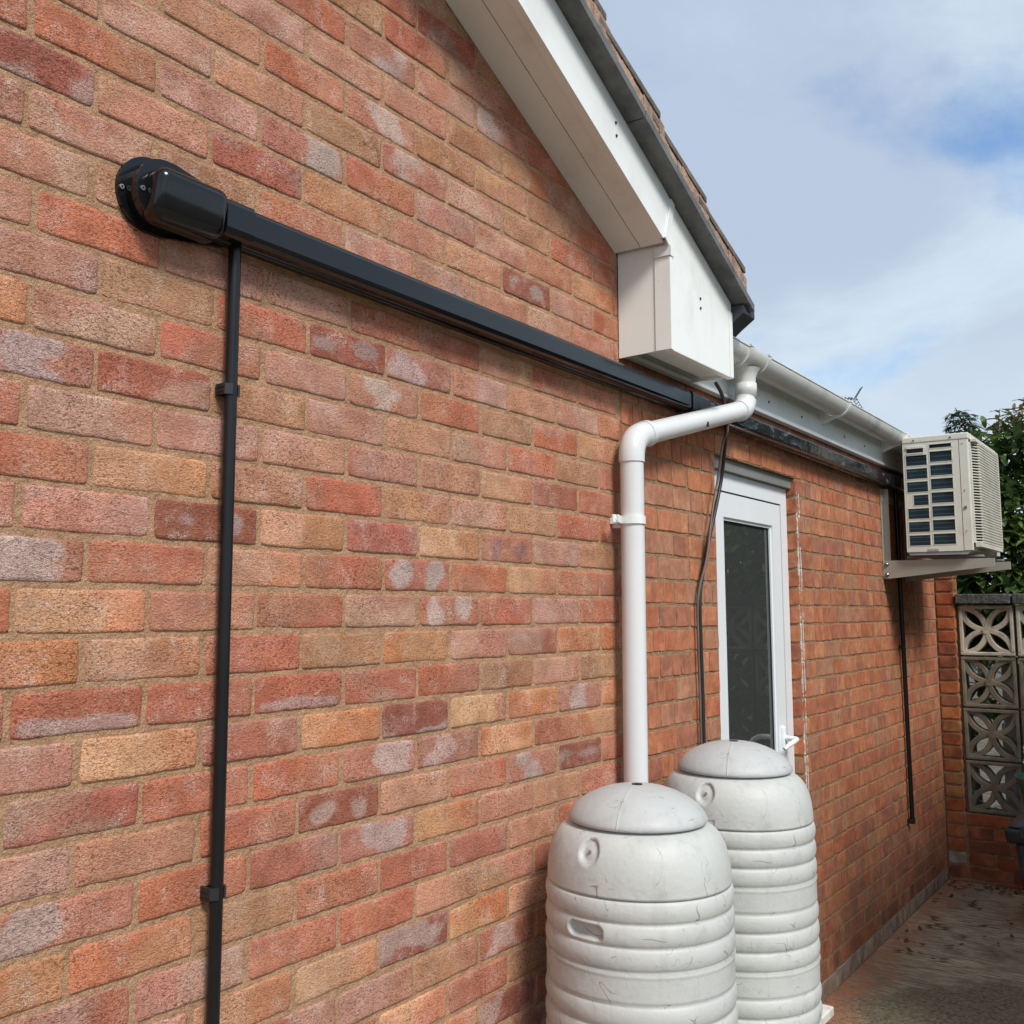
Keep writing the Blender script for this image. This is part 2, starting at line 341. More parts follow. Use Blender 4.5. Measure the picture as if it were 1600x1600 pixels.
# ------------------------------------------------------------------ brickwork
def lerp(a, b, t): return tuple(x*(1-t)+y*t for x, y in zip(a, b))
PAL = {  # base tone, second tone
 'R': ((.44, .150, .086), (.47, .20, .125)), 'P': ((.46, .235, .165), (.50, .30, .225)), 'O': ((.53, .215, .10), (.55, .29, .155)),
 'M': ((.37, .125, .088), (.42, .225, .175)), 'B': ((.35, .195, .105), (.43, .25, .15)), 'T': ((.49, .27, .155), (.50, .25, .16)),
 'Y': ((.60, .36, .21), (.54, .26, .14)), 'D': ((.22, .078, .056), (.38, .25, .22)), 'W': ((.42, .19, .135), (.48, .345, .30)),
 'K': ((.26, .095, .065), (.40, .275, .24)), 'H': ((.39, .155, .11), (.47, .34, .295)), 'G': ((.36, .18, .13), (.45, .32, .28)),
 'E': ((.43, .145, .09), (.44, .28, .24)), 'Q': ((.46, .22, .13), (.24, .13, .12))}
_avg = (.53, .185, .105)
for _k in PAL:
    _a, _b = PAL[_k]; _f, _g = (.26, .22) if _k not in 'WKHGED' else (.22, .10)
    PAL[_k] = (tuple((x*(1-_f)+y*_f)*1.06 for x, y in zip(_a, _avg)), tuple((x*(1-_g)+y*_g)*1.06 for x, y in zip(_b, _avg)))
# rows of the gable wall read off the photograph: course -> (index of first brick's start, tones)
ROWS = {0: (-1, 'RYTRPHRPR'), -1: (-.5, 'OYRBOPMOO'), -2: (-1, 'REREMRBPB'), -3: (-.5, 'PYMODYOWO'), -4: (-1, 'RMRRWGORO'), -5: (-.5, 'PTRKTRWDR'),
 -6: (-1, 'RWRMWOTTR'), -7: (-.5, 'OOBRRMTRR'), -8: (-1, 'RMPRRTTR'), -9: (-.5, 'TTYYDOYBR'), -10: (-1, 'RPTMPTWOR'), -11: (-.5, 'RTORYRBDR'), -12: (-1, 'TRPRMODRR'),
 1: (-.5, 'WRYRHRYRR'), 2: (-1, 'PPKYMYQPB'), 3: (-.5, 'RYBRTPTRR'), 4: (-1, 'RPPPMTYMR'), 5: (-.5, 'GMBPTPRBR'), 6: (-1, 'YPRPWRBRT'),
 7: (-.5, 'PTRKWPTPR'), 8: (-1, 'PRPPRMTRR'), 9: (-.6, 'PBPTRPRTRR'), 10: (-1.1, 'PPBRPPTPRR'), 11: (-.6, 'DTMOTTKPRR'), 12: (-1.1, 'RRPWRPPROR'),
 13: (-.6, 'PPTBWPBRR'), 14: (-1.1, 'PTTRWBTBR'), 15: (-.6, 'RTPPPBOPR'), 16: (-1.1, 'RPTRGPWRR'), 17: (-.6, 'RMPBRPRBR'), 18: (-1.1, 'TRWPRMBR')}
class Bricks:
    def __init__(s): s.mb = MB(); s.A = []; s.B = []; s.K = []
    def pad(s, n, c=(.3, .2, .1)):
        s.A += [*c, 1]*n; s.B += [*c, 1]*n; s.K += [0.]*n
    def brick(s, o, ex, ez, en, w, h, tone, A, B, nx, nz, stripes=None, amp=.0007, rad=.004, dep=.010, wear=1., smooth=True):
        """o lower left corner on the face plane; ex along, ez up, en outward; recessed rim"""
        rnd = random.random; o = Vector(o)
        xs = [0, rad*.5, rad*1.6]+[rad*1.6+(w-3.2*rad)*i/nx for i in range(1, nx)]+[w-rad*1.6, w-rad*.5, w]
        zs = [0, rad*.5, rad*1.6]+[rad*1.6+(h-3.2*rad)*i/nz for i in range(1, nz)]+[h-rad*1.6, h-rad*.5, h]
        ph = [rnd()*6.28 for _ in range(8)]; sd = Vector((rnd()*50, rnd()*50, rnd()*50))
        prot = .0006+(rnd()-.5)*.0014; tx = (rnd()-.5)*.0016; tz = (rnd()-.5)*.0014; cut = [.3+rnd()*1.2 for _ in range(4)]
        base = len(s.mb.v); vs = []; NX, NZ = len(xs), len(zs)
        kind = rnd(); end = rnd() < .5; q = rnd()
        for j, z in enumerate(zs):
            for i, x in enumerate(xs):
                bx = (1-min(1, min(x, w-x)/.02)); bz = (1-min(1, min(z, h-z)/.018))
                dx = amp*(sin(z*95+ph[0])+.6*sin(z*230+ph[1]))*bx; dz = amp*(sin(x*42+ph[2])+.6*sin(x*120+ph[3])+.4*sin(x*330+ph[4]))*bz
                # worn corners
                cxn = min(x, w-x); czn = min(z, h-z); c = cut[(x > w/2)+2*(z > h/2)]
                kx = max(0, 1-cxn/.010)*max(0, 1-czn/.010)*c*.0045*wear
                X = x+dx+(kx if x < w/2 else -kx); Z = z+dz+(kx if z < h/2 else -kx)
                e = min(min(x, w-x), min(z, h-z)); d = -dep if e <= 0 else (-.16*dep if e <= rad*.51 else 0)
                y = prot+tx*(x/w-.5)*2+tz*(z/h-.5)*2+d+.0009*noise.noise(Vector((x*60, z*60, 0))+sd)
                vs.append(o+Vector(ex)*X+Vector(ez)*Z+Vector(en)*y)
                u, v = x/w, z/h; k = 0.; ns = noise.noise(Vector((u*3.2, v*1.6, 0))+sd); n2 = noise.noise(Vector((u*1.6, v*.8, 3))+sd)
                if tone in 'WG': 
                    c0 = .2+.6*q; k = 1.0-((u-c0)/.30)**2*.8-((v-.5)/.62)**2*.5+ns*1.3
                    if tone == 'G': k -= .15
                elif tone == 'H': k = max(1.1-((u-.25)/.20)**2-((v-.5)/.6)**2*.7, 1.1-((u-.74)/.19)**2-((v-.5)/.6)**2*.7)+ns*.9
                elif tone == 'K': k = max(1.0-((u-.28)/.20)**2-((v-.5)/.36)**2, 1.0-((u-.73)/.20)**2-((v-.5)/.36)**2)+ns*1.5
                elif tone == 'Q': k = max(1.15-((u-.27)/.15)**2-((v-.45)/.42)**2, 1.15-((u-.76)/.17)**2-((v-.45)/.42)**2)+ns*.8
                elif tone == 'E': k = 1.15-abs(v-.2)/.26+ns*.5-(.6 if u < .06 or u > .96 else 0)
                elif tone == 'D': k = .25+ns*1.5+(.35 if v < .2 else 0)
                elif tone == 'Y': k = (u-.55)*1.8+.4+ns*.6
                else: k = (.5+n2*1.5+((u-.5)*(1.3 if end else -1.3) if kind < .5 else 0))
                if stripes:
                    t = 0.
                    for (a, b, val) in stripes:
                        if a <= u < b: t = val
                    k = t+ns*.25
                s.K.append(max(0, min(1, k)))
        s.A += [*A, 1]*(NX*NZ); s.B += [*B, 1]*(NX*NZ)
        s.mb.add(vs, [[j*NX+i, j*NX+i+1, (j+1)*NX+i+1, (j+1)*NX+i] for j in range(NZ-1) for i in range(NX-1)], 0, smooth)
    def finish(s, name, mats, parent):
        return s.mb.build(name, mats, parent, recalc=False, attrs={'colA': ('FLOAT_COLOR', s.A), 'colB': ('FLOAT_COLOR', s.B), 'mask': ('FLOAT', s.K)})
def jit(c, a=.1):
    g = 1+(random.random()-.5)*2*a; return tuple(max(.005, x*g*(1+(random.random()-.5)*a)) for x in c)
EX, EZ, OUT = (1, 0, 0), (0, 0, 1), (0, -1, 0)

GZ = -1.52
XJ = 1.818        # where the gable wall meets the lower range
def soff(x): return 1.095-.465*(x-1.8)     # soffit level along the rake
house = thing('brick_house', 'gable end of rustic multi-coloured brick with white bargeboard and soffit along its sloping roof edge', 'house', (0, 0, GZ))
B = Bricks()
for nrow in range(-21, 27):
    z0 = nrow*.075+.0038
    if nrow in ROWS: st, tones = ROWS[nrow]
    else: st, tones = (-1 if nrow % 2 == 0 else -.5)-(.1 if nrow > 8 else 0), ''
    st0 = st; k = st-3; idx = -3
    while k*.225 < XJ-.01:
        x0 = k*.225+.004+(random.random()-.5)*.004; x1 = min((k+1)*.225-.004+(random.random()-.5)*.004, XJ-.006)
        if x1-x0 > .02 and z0 < soff(x1)+.05 and x1 > -1.35:
            t = tones[idx] if 0 <= idx < len(tones) else random.choice('RRPPTBMOPRTBWG')
            a, b = PAL[t]; vis = (x1 > -.25)
            B.brick((x0, 0, z0+(random.random()-.5)*.002), EX, EZ, OUT, x1-x0, .0674+(random.random()-.5)*.0015, t, jit(a), jit(b), 18 if vis else 6, 7 if vis else 3, dep=.0065, wear=.7)
        k += 1; idx += 1
nb = len(B.mb.v)
def gz(x): return soff(x)+.10
prof = [(-1.5, GZ-.05), (XJ-.002, GZ-.05), (XJ-.002, gz(XJ)), (-1.5, gz(-1.5))]
B.mb.prism(prof, 'y', .0018, .30, 1); B.pad(len(B.mb.v)-nb)
wall = B.finish('wall', ['brick_rough', 'mortar_near'], house)

# far range (old smooth bricks, door opening)
ext = thing('brick_extension', 'lower range of smooth orange-red brick with white fascia and glazed side door', 'building', (3.8, 0, GZ))
DX0, DX1, DZ1 = 2.500, 3.325, .585; XE = 5.735
FARC = [((.44, .150, .075), (.35, .11, .06)), ((.46, .175, .085), (.40, .14, .07)), ((.37, .125, .070), (.44, .18, .10)), ((.48, .22, .115), (.42, .15, .08)), ((.32, .125, .085), (.40, .16, .09)), ((.46, .19, .10), (.38, .135, .07)), ((.38, .19, .12), (.42, .17, .10))]
B = Bricks()
for nrow in range(-20, 13):
    z0 = nrow*.075-.012; off = .1125 if nrow % 2 else 0
    foot_dark = max(0, min(1, (-1.12-z0)/.35))  # brick colour grows darker towards the foot of the wall
    k = 0
    while True:
        xs0 = XJ+.008+k*.225-off; xs1 = xs0+.217; k += 1
        if xs0 > XE: break
        for (a, b) in (((max(xs0, XJ+.008), min(xs1, XE)),) if z0 > DZ1-.03 else ((max(xs0, XJ+.008), min(xs1, DX0-.004)), (max(xs0, DX1+.002), min(xs1, XE)))):
            if b-a < .03: continue
            a += (random.random()-.5)*.005; b += (random.random()-.5)*.005
            npc = random.choice([1, 2, 2, 3, 3]) if b-a > .15 else random.choice([1, 2]); cuts = [0]+sorted((q+1+random.uniform(-.22, .22))/npc for q in range(npc-1))+[1]
            zb_ = z0+(random.random()-.5)*.003; hh_ = .0655+(random.random()-.5)*.003; base_c = random.choice(FARC)
            for q in range(npc):
                hg = .0012 if random.random() < .35 else .0028; qa = a+(b-a)*cuts[q]+(hg if q else 0); qb = a+(b-a)*cuts[q+1]-(hg if q < npc-1 else 0)
                c1, c2 = random.choice(FARC) if random.random() < .45 else base_c
                c1 = lerp(jit(c1, .08), (.50, .27, .17), .14); c2 = lerp(c1, jit(c2, .08), .45)
                dk = foot_dark*random.uniform(.2, .85)*(nrow > -20)
                if nrow <= -20: c1 = lerp(c1, (.36, .32, .27), .8); c2 = lerp(c2, (.24, .21, .17), .8)
                c1 = lerp(c1, (.10, .065, .04), dk*.75); c2 = lerp(c2, (.085, .055, .04), dk*.75)
                B.brick((qa, 0, zb_), EX, EZ, OUT, qb-qa, hh_, 'R', c1, c2, max(3, int(12/npc)), 3, amp=.0009, rad=.0014, dep=.0045, wear=.35, smooth=False)
nb = len(B.mb.v)
B.mb.box(XJ, DX0, .0022, .22, GZ-.05, .93, 1); B.mb.box(DX1, XE+.03, .0022, .22, GZ-.05, .93, 1); B.mb.box(DX0, DX1, .0022, .22, DZ1, .93, 1)
B.pad(len(B.mb.v)-nb)
# brick returns of the door reveal
for nrow in range(-21, 8):
    z0 = nrow*.075-.012
    if z0 > DZ1-.05: continue
    c1, c2 = random.choice(FARC)
    B.brick((DX1-.004, -.001, z0), (0, 1, 0), EZ, (-1, 0, 0), .06, .064, 'R', jit(c1), jit(c2), 3, 3, rad=.0015, dep=.004, smooth=False)
B.finish('wall', ['brick_smooth', 'mortar_far'], ext)
# vertical mortar joint between the two walls
MB().prism([(XJ-.006, GZ), (XJ+.008, GZ), (XJ+.007, .79), (XJ-.005, .79)], 'y', .003, .02).build('movement_joint', 'mortar_near', ext)
# smeared old paint beside the door
b = MB(); pz = None
for (bx_, sd_) in ((DX1+.004, 1.), (DX1+.029, 7.)):
    z = GZ+.02; prev = None
    while z < .53:
        w = max(.0005, (noise.noise(Vector((sd_, 0, z*7)))+.22)*.010+(noise.noise(Vector((sd_, 3, z*60))))*.005+random.uniform(-.0012, .0012)); x = bx_+noise.noise(Vector((sd_, 5, z*9)))*.005+random.uniform(-.0008, .0008)
        yy = -.0032 if w > .0006 else .0006
        cur = [(x-w/2, yy, z), (x+w/2, yy, z), (x+w/2, .003, z), (x-w/2, .003, z)]
        if prev: b.add(prev+cur, [(0, 1, 5, 4), (1, 2, 6, 5), (3, 0, 4, 7)])
        prev = cur; z += random.uniform(.002, .0045)
    
b.build('paint_smear', 'seal', ext, recalc=False)

# fascia, flat roof, lintel
fa = MB(); fa.prism([(-.002, .955), (-.024, .955), (-.024, .805), (-.030, .800), (-.030, .787), (-.012, .783), (-.002, .787)], 'x', XJ+.01, XE+.02)
fas = fa.build('fascia', 'upvc', ext, bevel=.003)
for x in (2.98, 3.36, 3.95, 4.28, 4.9, 5.3): b = MB(); b.tube([(x, -.023, .845), (x, -.0265, .845)], .005, 10); b.build('nail', 'black_matt', fas)
b = MB(); b.box(XJ+.45, XE+.04, -.045, 2.6, .957, .972); b.build('roof', 'felt', ext)
b = MB(); b.box(DX0+.001, DX1-.006, .018, .20, DZ1-.043, DZ1-.001); b.build('lintel', 'reveal_grey', ext)

# ---- door
dz0 = -1.41; door = MB()
FY = .040   # frame face
X0, X1 = DX0+.002, DX1-.006; zt = DZ1-.045; fw = .068
def mitred(mb, x0, x1, z0, z1, w, y0, y1, wb=None):
    wb = w if wb is None else wb
    for pr in ([(x0, z0), (x0+w, z0+wb), (x0+w, z1-w), (x0, z1)], [(x1, z0), (x1, z1), (x1-w, z1-w), (x1-w, z0+wb)], [(x0, z1), (x0+w, z1-w), (x1-w, z1-w), (x1, z1)], [(x0, z0), (x1, z0), (x1-w, z0+wb), (x0+w, z0+wb)]):
        mb.prism(pr, 'y', y0, y1)
mitred(door, X0, X1, dz0, zt, fw, FY, .12, .05)
fr_ = door.build('door_frame', 'upvc_door', ext, bevel=.003)
b = MB(); mitred(b, X0+fw-.001, X1-fw+.001, dz0+.05, zt-fw+.001, .008, FY+.006, .05); b.build('frame_gasket', 'rubber', fr_)
lx0, lx1, lz0, lz1 = X0+fw+.0065, X1-fw-.0065, dz0+.058, zt-fw-.0065
lw = .088
b = MB(); mitred(b, lx0, lx1, lz0, lz1, lw, FY+.002, .10, .14); leaf = b.build('door', 'upvc_door', ext, bevel=.0035)
b = MB(); mitred(b, lx0+lw-.001, lx1-lw+.001, lz0+.139, lz1-lw+.001, .012, FY+.010, .06); b.build('glazing_bead', 'upvc_door', leaf, bevel=.002)
b = MB(); mitred(b, lx0+lw+.010, lx1-lw-.010, lz0+.150, lz1-lw-.010, .006, FY+.016, .06); b.build('glazing_gasket', 'rubber', leaf)
b = MB(); b.box(lx0+lw+.014, lx1-lw-.014, FY+.019, FY+.023, lz0+.154, lz1-lw-.014); b.box(lx0+lw+.014, lx1-lw-.014, FY+.043, FY+.047, lz0+.154, lz1-lw-.014); b.build('glass', 'glass', leaf)
hx = lx1-.046; hz0 = -.545
b = MB(); b.add(*rbox(hx-.016, hx+.016, FY-.010, FY+.004, hz0-.10, hz0+.13, .005, 3), smooth=True)
hp = b.build('handle_plate', 'upvc_door', leaf)
b = MB(); pth = [(hx, FY-.006, hz0+.085)]+arc((hx, FY-.006, hz0+.085), (hx, FY-.058, hz0+.085), (hx-.11, FY-.060, hz0+.072), .018)+[(hx-.06, FY-.060, hz0+.078), (hx-.100, FY-.056, hz0+.070), (hx-.118, FY-.046, hz0+.058)]
b.tube(pth, [.011]+[.010]*8+[.010, .0085, .007], 14); b.build('handle', 'upvc_door', leaf)
b = MB(); b.tube([(hx, FY-.011, hz0-.05), (hx, FY-.014, hz0-.05)], .008, 14); b.build('keyhole', 'steel', leaf)
# room behind the door, with a blind at the side
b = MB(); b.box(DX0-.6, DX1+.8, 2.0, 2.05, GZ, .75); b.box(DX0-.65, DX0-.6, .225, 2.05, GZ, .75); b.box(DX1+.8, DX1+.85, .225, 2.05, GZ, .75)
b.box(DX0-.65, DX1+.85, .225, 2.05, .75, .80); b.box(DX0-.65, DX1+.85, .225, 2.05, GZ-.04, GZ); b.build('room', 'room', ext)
b = MB(); b.box(lx1-lw-.075, lx1-lw-.02, .135, .140, -1.1, lz1-lw-.03); b.build('blind', 'blind', ext)
b = MB()
for i in range(60): z = lz1-lw-.05-i*.012; b.obox((lx1-lw-.10, .135, z), EX, (0, 1, 0), EZ, .003, .003, .003)
b.build('bead_chain', 'black_matt', ext)
b = MB(); b.add(*rbox(DX0-.06, DX1-.075, -.105, .036, GZ+.035, GZ+.070, .006, 3), smooth=False); b.build('door_sill', 'step', ext)
b = MB(); b.box(DX0+.0, DX1-.01, -.02, .035, GZ-.02, GZ+.034); b.build('threshold', 'concrete_dark', ext)
b = MB(); b.box(X0, X1, FY+.01, .15, GZ+.071, dz0-.001); b.build('door_base', 'upvc_door', ext)

# ------------------------------------------------------------------ gable verge
BY = -.171; RX = 2.262
def sk(mb, x0, x1, y0, y1, lo, hi, mi=0):   # strip following the rake between offsets lo..hi above the soffit line
    return mb.prism([(x0, soff(x0)+lo), (x1, soff(x1)+lo), (x1, soff(x1)+hi), (x0, soff(x0)+hi)], 'y', y0, y1, mi)
XL = -1.6
b = MB(); sk(b, XL, 1.797, BY+.012, -.088, 0, .012); sk(b, XL, 1.797, -.085, -.001, .001, .012); soffit = b.build('soffit', 'upvc', house, bevel=.0015)
b = MB(); sk(b, XL, 1.80, -.087, -.086, .004, .010); b.build('soffit_groove', 'rubber', soffit)
b = MB(); b.prism([(XL, soff(XL)-.006), (1.775, soff(1.775)-.006), (1.812, soff(1.812)+.06), (1.812, soff(1.812)+.152), (XL, soff(XL)+.152)], 'y', BY, BY+.011); sk(b, XL, 1.775, BY+.011, BY+.024, -.006, .004); b.build('bargeboard', 'upvc', house, bevel=.004, seg=3)
# boxed end of the eaves
b = MB()
b.prism([(1.812, .786), (RX, .786), (RX, soff(RX)+.150), (1.812, soff(1.812)+.150)], 'y', BY, BY+.010)
b.prism([(BY+.010, .786), (-.002, .780), (-.002, soff(1.81)+.02), (BY+.010, soff(1.81)+.02)], 'x', 1.812, 1.820)
b.box(RX-.010, RX, BY+.010, .0, .786, soff(RX)+.12)
b.box(1.820, RX-.010, BY+.010, -.062, .797, .803)
box = b.build('eaves_box', 'upvc_cream', house, bevel=.004, seg=3)
b = MB(); b.prism([(1.809, .783), (1.824, .783), (1.824, soff(1.80)-.035), (1.809, soff(1.80)-.035)], 'y', BY-.003, BY-.0005); b.box(1.8085, 1.811, BY-.003, BY+.048, .783, soff(1.80)-.035)
b.box(RX-.022, RX+.003, BY-.003, BY-.0005, .783, soff(RX)+.12)
b.box(1.815, RX, BY-.002, BY+.02, .7805, .7845); b.build('corner_trim', 'upvc_cream', box, bevel=.0012)
b = MB(); b.box(1.804, 1.832, BY-.006, BY-.0035, soff(1.8)-.036, soff(1.8)-.006); b.box(1.804, 1.808, BY-.006, BY+.045, soff(1.8)-.036, soff(1.8)-.004)
b.prism([(1.778, soff(1.78)+.0), (1.80, soff(1.8)-.008), (1.845, soff(1.845)+.148), (1.823, soff(1.823)+.150)], 'y', BY-.005, BY-.0006); b.build('joint_cover', 'upvc', box, bevel=.0015)
for (x, z) in ((1.497, 1.335), (1.500, 1.30), (2.02, .985), (2.02, .955)): b = MB(); b.tube([(x, BY-.0005, z), (x, BY-.003, z)], .004, 10); b.build('nail', 'black_matt', box)
# undercloak, bedding, tiles
b = MB(); gaps = [XL, .9, 1.562, RX+.06]
for i in range(3): sk(b, gaps[i]+.002, gaps[i+1]-.002, -.228, -.10, .154, .178)
b.build('undercloak', 'lead', house, bevel=.002)
b = MB(); sk(b, XL, RX+.10, -.206, 2.2, .180, .186); b.prism([(-.212, soff(2.36)+.186), (-.212, soff(2.36)+.16), (-.17, .965), (-.12, .925), (.3, .90), (.3, soff(2.36)+.186)], 'x', RX+.004, RX+.098)
b.build('roof_deck', 'felt', house)
b = MB()
x = XL
while x < RX+.01:
    x2 = x+.03
    hh = .219+.034*(((x-1.678)/.305) % 1.)+.004*noise.noise(Vector((x*25, 1, 0))); sk(b, x, min(x2, RX+.035), -.214+.005*noise.noise(Vector((x*14, 0, 0))), -.10, .187, hh); x = x2
b.build('bedding_mortar', 'tile_mortar', house)
for k in range(-10, 4):
    x0 = 1.678+.305*(k-1); x1 = x0+.306     # exposed part of one course; the tail edge stands proud
    if x1 > 2.30: x1 = 2.292
    if x0 < -1.6 or x0 > 2.25: continue
    jx = random.uniform(-.004, .004); jz = random.uniform(-.003, .003)
    sub = MB(); ns = 14; pts = []
    for j in range(8):
        y0 = -.216+j*.30; y1 = y0+.296
        def zt_(x, e): return soff(x)+e
        # flat pan plus a roll, cross-section varying along y
        prof = [(y0, .016), (y0+.012, .022), (y0+.03, .018), (y0+.10, .013), (y0+.17, .013), (y0+.21, .026), (y0+.25, .034), (y0+.28, .026), (y1, .012)]
        vs = []
        for (xx, lift) in ((x0-.05+jx, .222), (x1+jx, .262+jz)):
            for (yy, hgt) in prof: vs.append((xx, yy, soff(xx)+lift+hgt))
            for (yy, hgt) in prof: vs.append((xx, yy, soff(xx)+lift+hgt-.022))
        n_ = len(prof); fs = []
        for i in range(n_-1):
            fs += [(i, i+1, 2*n_+i+1, 2*n_+i), (n_+i, 3*n_+i, 3*n_+i+1, n_+i+1), (i, n_+i, n_+i+1, i+1), (2*n_+i, 2*n_+i+1, 3*n_+i+1, 3*n_+i)]
        fs += [(0, 2*n_, 3*n_, n_), (n_-1, 2*n_-1, 4*n_-1, 3*n_-1)]
        sub.add(vs, fs)
    sub.build('roof_tile_course', 'tile', house, bevel=.004)

# ------------------------------------------------------------------ gutter and downpipe
gut = thing('rain_gutter', 'grime-streaked white half-round gutter clipped along the fascia', 'gutter', (3.8, -.088, .88))
GY, GTZ, GR = -.090, .940, .056
def halfring(mb, x0, x1, r, t, lip=0., a0=0, a1=180):
    n_ = 20; o_ = [(GY-r*cos(radians(a)), GTZ-r*sin(radians(a))) for a in [a0+(a1-a0)*i/n_ for i in range(n_+1)]]
    i_ = [(GY-(r-t)*cos(radians(a)), GTZ-(r-t)*sin(radians(a))) for a in [a0+(a1-a0)*i/n_ for i in range(n_+1)]]
    pr_ = o_+i_[::-1]; return mb.prism(pr_, 'x', x0, x1, 0, False)
for (xa, xb) in ((1.90, 2.50), (2.65, 3.622), (3.638, 5.70)):
    b = MB(); halfring(b, xa, xb, GR, .0025, 0)
    b.tube([(xa, GY-GR+.001, GTZ), (xb, GY-GR+.001, GTZ)], .0042, 8); o = b.build('gutter_length', 'gutter', gut)
    for p in o.data.polygons: p.use_smooth = abs(p.normal.x) < .5
b = MB(); halfring(b, 2.485, 2.665, GR+.004, .004); 
for x in (2.485, 2.655): halfring(b, x-.006, x+.014, GR+.008, .008); b.tube([(x-.006, GY-GR-.004, GTZ+.002), (x+.014, GY-GR-.004, GTZ+.002)], .006, 8)
OX = 2.575
b.lathe([(.052, .885), (.044, .872), (.037, .855), (.035, .83), (.035, .80)], (OX, GY, 0), 28)
b.lathe([(.0345, .832), (.039, .832), (.039, .802), (.0375, .800), (.0375, .775), (.034, .775)], (OX, GY, 0), 28)
o = b.build('gutter_outlet', 'gutter', gut)
for x in (3.63, 4.60, 5.4):
    b = MB(); halfring(b, x-.012, x+.012, GR+.006, .005); b.box(x-.012, x+.012, -.034, -.024, GTZ-.085, GTZ+.004)
    b.prism([(-.034, GTZ-.085), (-.034, GTZ-.03), (GY+.01, GTZ-.058), (GY, GTZ-.063)], 'x', x-.004, x+.004)
    b.tube([(x-.012, GY-GR-.004, GTZ+.002), (x+.012, GY-GR-.004, GTZ+.002)], .006, 8); b.build('gutter_bracket', 'upvc', gut)
dp = thing('downpipe', 'white round downpipe cranked from the gutter outlet down to the water butt', 'pipe', (1.772, -.06, -1.1))
PR = .0335; P0 = (OX, GY, .80); P1 = (OX, GY, .742); P2 = (1.772, -.06, .532); P3 = (1.768, -.06, -.436)
e1 = arc(P0, P1, P2, .055); e2 = arc(P1, P2, P3, .06)
b = MB(); b.tube([(OX, GY, .812)]+e1+[e1[-1]+(Vector(P2)-Vector(P1)).normalized()*.012], PR+.0035, 28); b.build('elbow', 'pipe', dp)
d12 = (Vector(P2)-Vector(P1)).normalized(); a_ = e1[-1]; c_ = e2[0]
b = MB(); b.tube([a_-d12*.01, c_+d12*.01], PR, 28); b.build('offset_pipe', 'pipe', dp)
b = MB(); b.tube([c_-d12*.035, c_-d12*.012], PR+.006, 28); b.tube([c_-d12*.014]+e2+[e2[-1]+Vector((0, 0, -.012))], PR+.0035, 28); b.build('elbow', 'pipe', dp)
b = MB(); b.tube([e2[-1], P3], PR, 28); b.build('pipe', 'pipe', dp)
b = MB(); b.tube([(1.768, -.06, -.437), (1.768, -.06, -.46)], .050, 28); b.tube([(1.768, -.06, -.445), (1.768, -.06, GZ+.01)], PR-.001, 24)
b.build('diverter', 'bin_lid', dp)
b = MB(); cz = .293
b.tube([(1.770, -.06, cz-.011), (1.770, -.06, cz+.011)], PR+.0045, 28); b.obox((1.722, -.046, cz), Vector((1, .35, 0)).normalized(), (0, 1, 0), EZ, .034, .003, .011)
b.box(1.675, 1.70, -.052, -.046, cz-.011, cz+.011); b.box(1.76, 1.775, -.028, .0, cz-.020, cz-.006); b.tube([(1.688, -.0515, cz), (1.688, -.0535, cz)], .004, 10)
b.box(1.745, 1.795, -.027, -.001, cz-.009, cz+.009)
b.build('pipe_clip', 'upvc', dp, bevel=.0015)
b = MB()
for (px_, z) in ((2.20, .630),): b.obox((px_, -.108, z), EX, (0, 1, 0), EZ, .005, .002, .008)
b.build('scuff', 'black_matt', dp)

# ------------------------------------------------------------------ cable trunking
tr = thing('cable_trunking', 'glossy black plastic trunking running horizontally across both brick walls', 'trunking', (2.6, 0, .69))
TP = [(-.001, .681), (-.020, .679), (-.023, .686), (-.030, .686), (-.033, .680), (-.051, .680), (-.0605, .684), (-.0635, .692), (-.0635, .730), (-.0605, .738), (-.052, .742), (-.001, .750)]
def scaled(k, g): 
    cy, cz_ = -.03, .714; return [(min(-.001, (p[0]-cy)*k+cy-g), (p[1]-cz_)*k+cz_) for p in TP]
b = MB(); b.prism(TP, 'x', .345, 2.20, 0, False); b.build('trunking_length', 'black', tr, bevel=.003, seg=4)
b = MB(); b.prism(TP, 'x', 2.315, 4.64, 0, False); o = b.build('trunking_length', 'film', tr, bevel=.0022, seg=3); o['label'] = 'length still wearing its scuffed clear film'
b = MB(); b.prism(TP, 'x', 4.76, 5.62, 0, False); b.build('trunking_length', 'black', tr, bevel=.0022, seg=3)
b = MB(); b.prism(scaled(1.07, .003), 'x', .302, .362, 0, False); b.build('coupler', 'black', tr, bevel=.003, seg=3)
b = MB(); b.prism(scaled(1.05, .002), 'x', 2.185, 2.325, 0, False); b.build('coupler', 'black', tr, bevel=.003, seg=3)
b = MB(); b.prism(scaled(1.10, .004), 'x', 4.63, 4.77, 0, False); b.build('coupler', 'black_matt', tr, bevel=.003, seg=3)
def stadium(x0, x1, z0, z1, n_=14):
    r = (z1-z0)/2; zc = (z0+z1)/2
    left = [(x0+r-r*sin(pi*i/n_), zc+r*cos(pi*i/n_)) for i in range(n_+1)]
    return left+[(x1, z0), (x1, z1)]
def taper(x0, xt, x1, z0, z1, za, zb, n_=14):
    r = (z1-z0)/2; zc_ = (z0+z1)/2
    return [(x0+r-r*sin(pi*i/n_), zc_+r*cos(pi*i/n_)) for i in range(n_+1)]+[(xt, z0), (x1, za), (x1, zb), (xt, z1)]
cap = MB(); cap.prism(taper(.129, .215, .345, .656, .784, .678, .756), 'y', -.009, -.001); capo = cap.build('wall_plate', 'black', tr, bevel=.003, seg=3)
b = MB(); b.prism(taper(.142, .215, .318, .664, .774, .680, .753), 'y', -.040, -.008); b.build('cap_base', 'black', capo, bevel=.008, seg=4)
b = MB(); v, f = rbox(.160, .304, -.080, -.020, .661, .751, .022, 6)
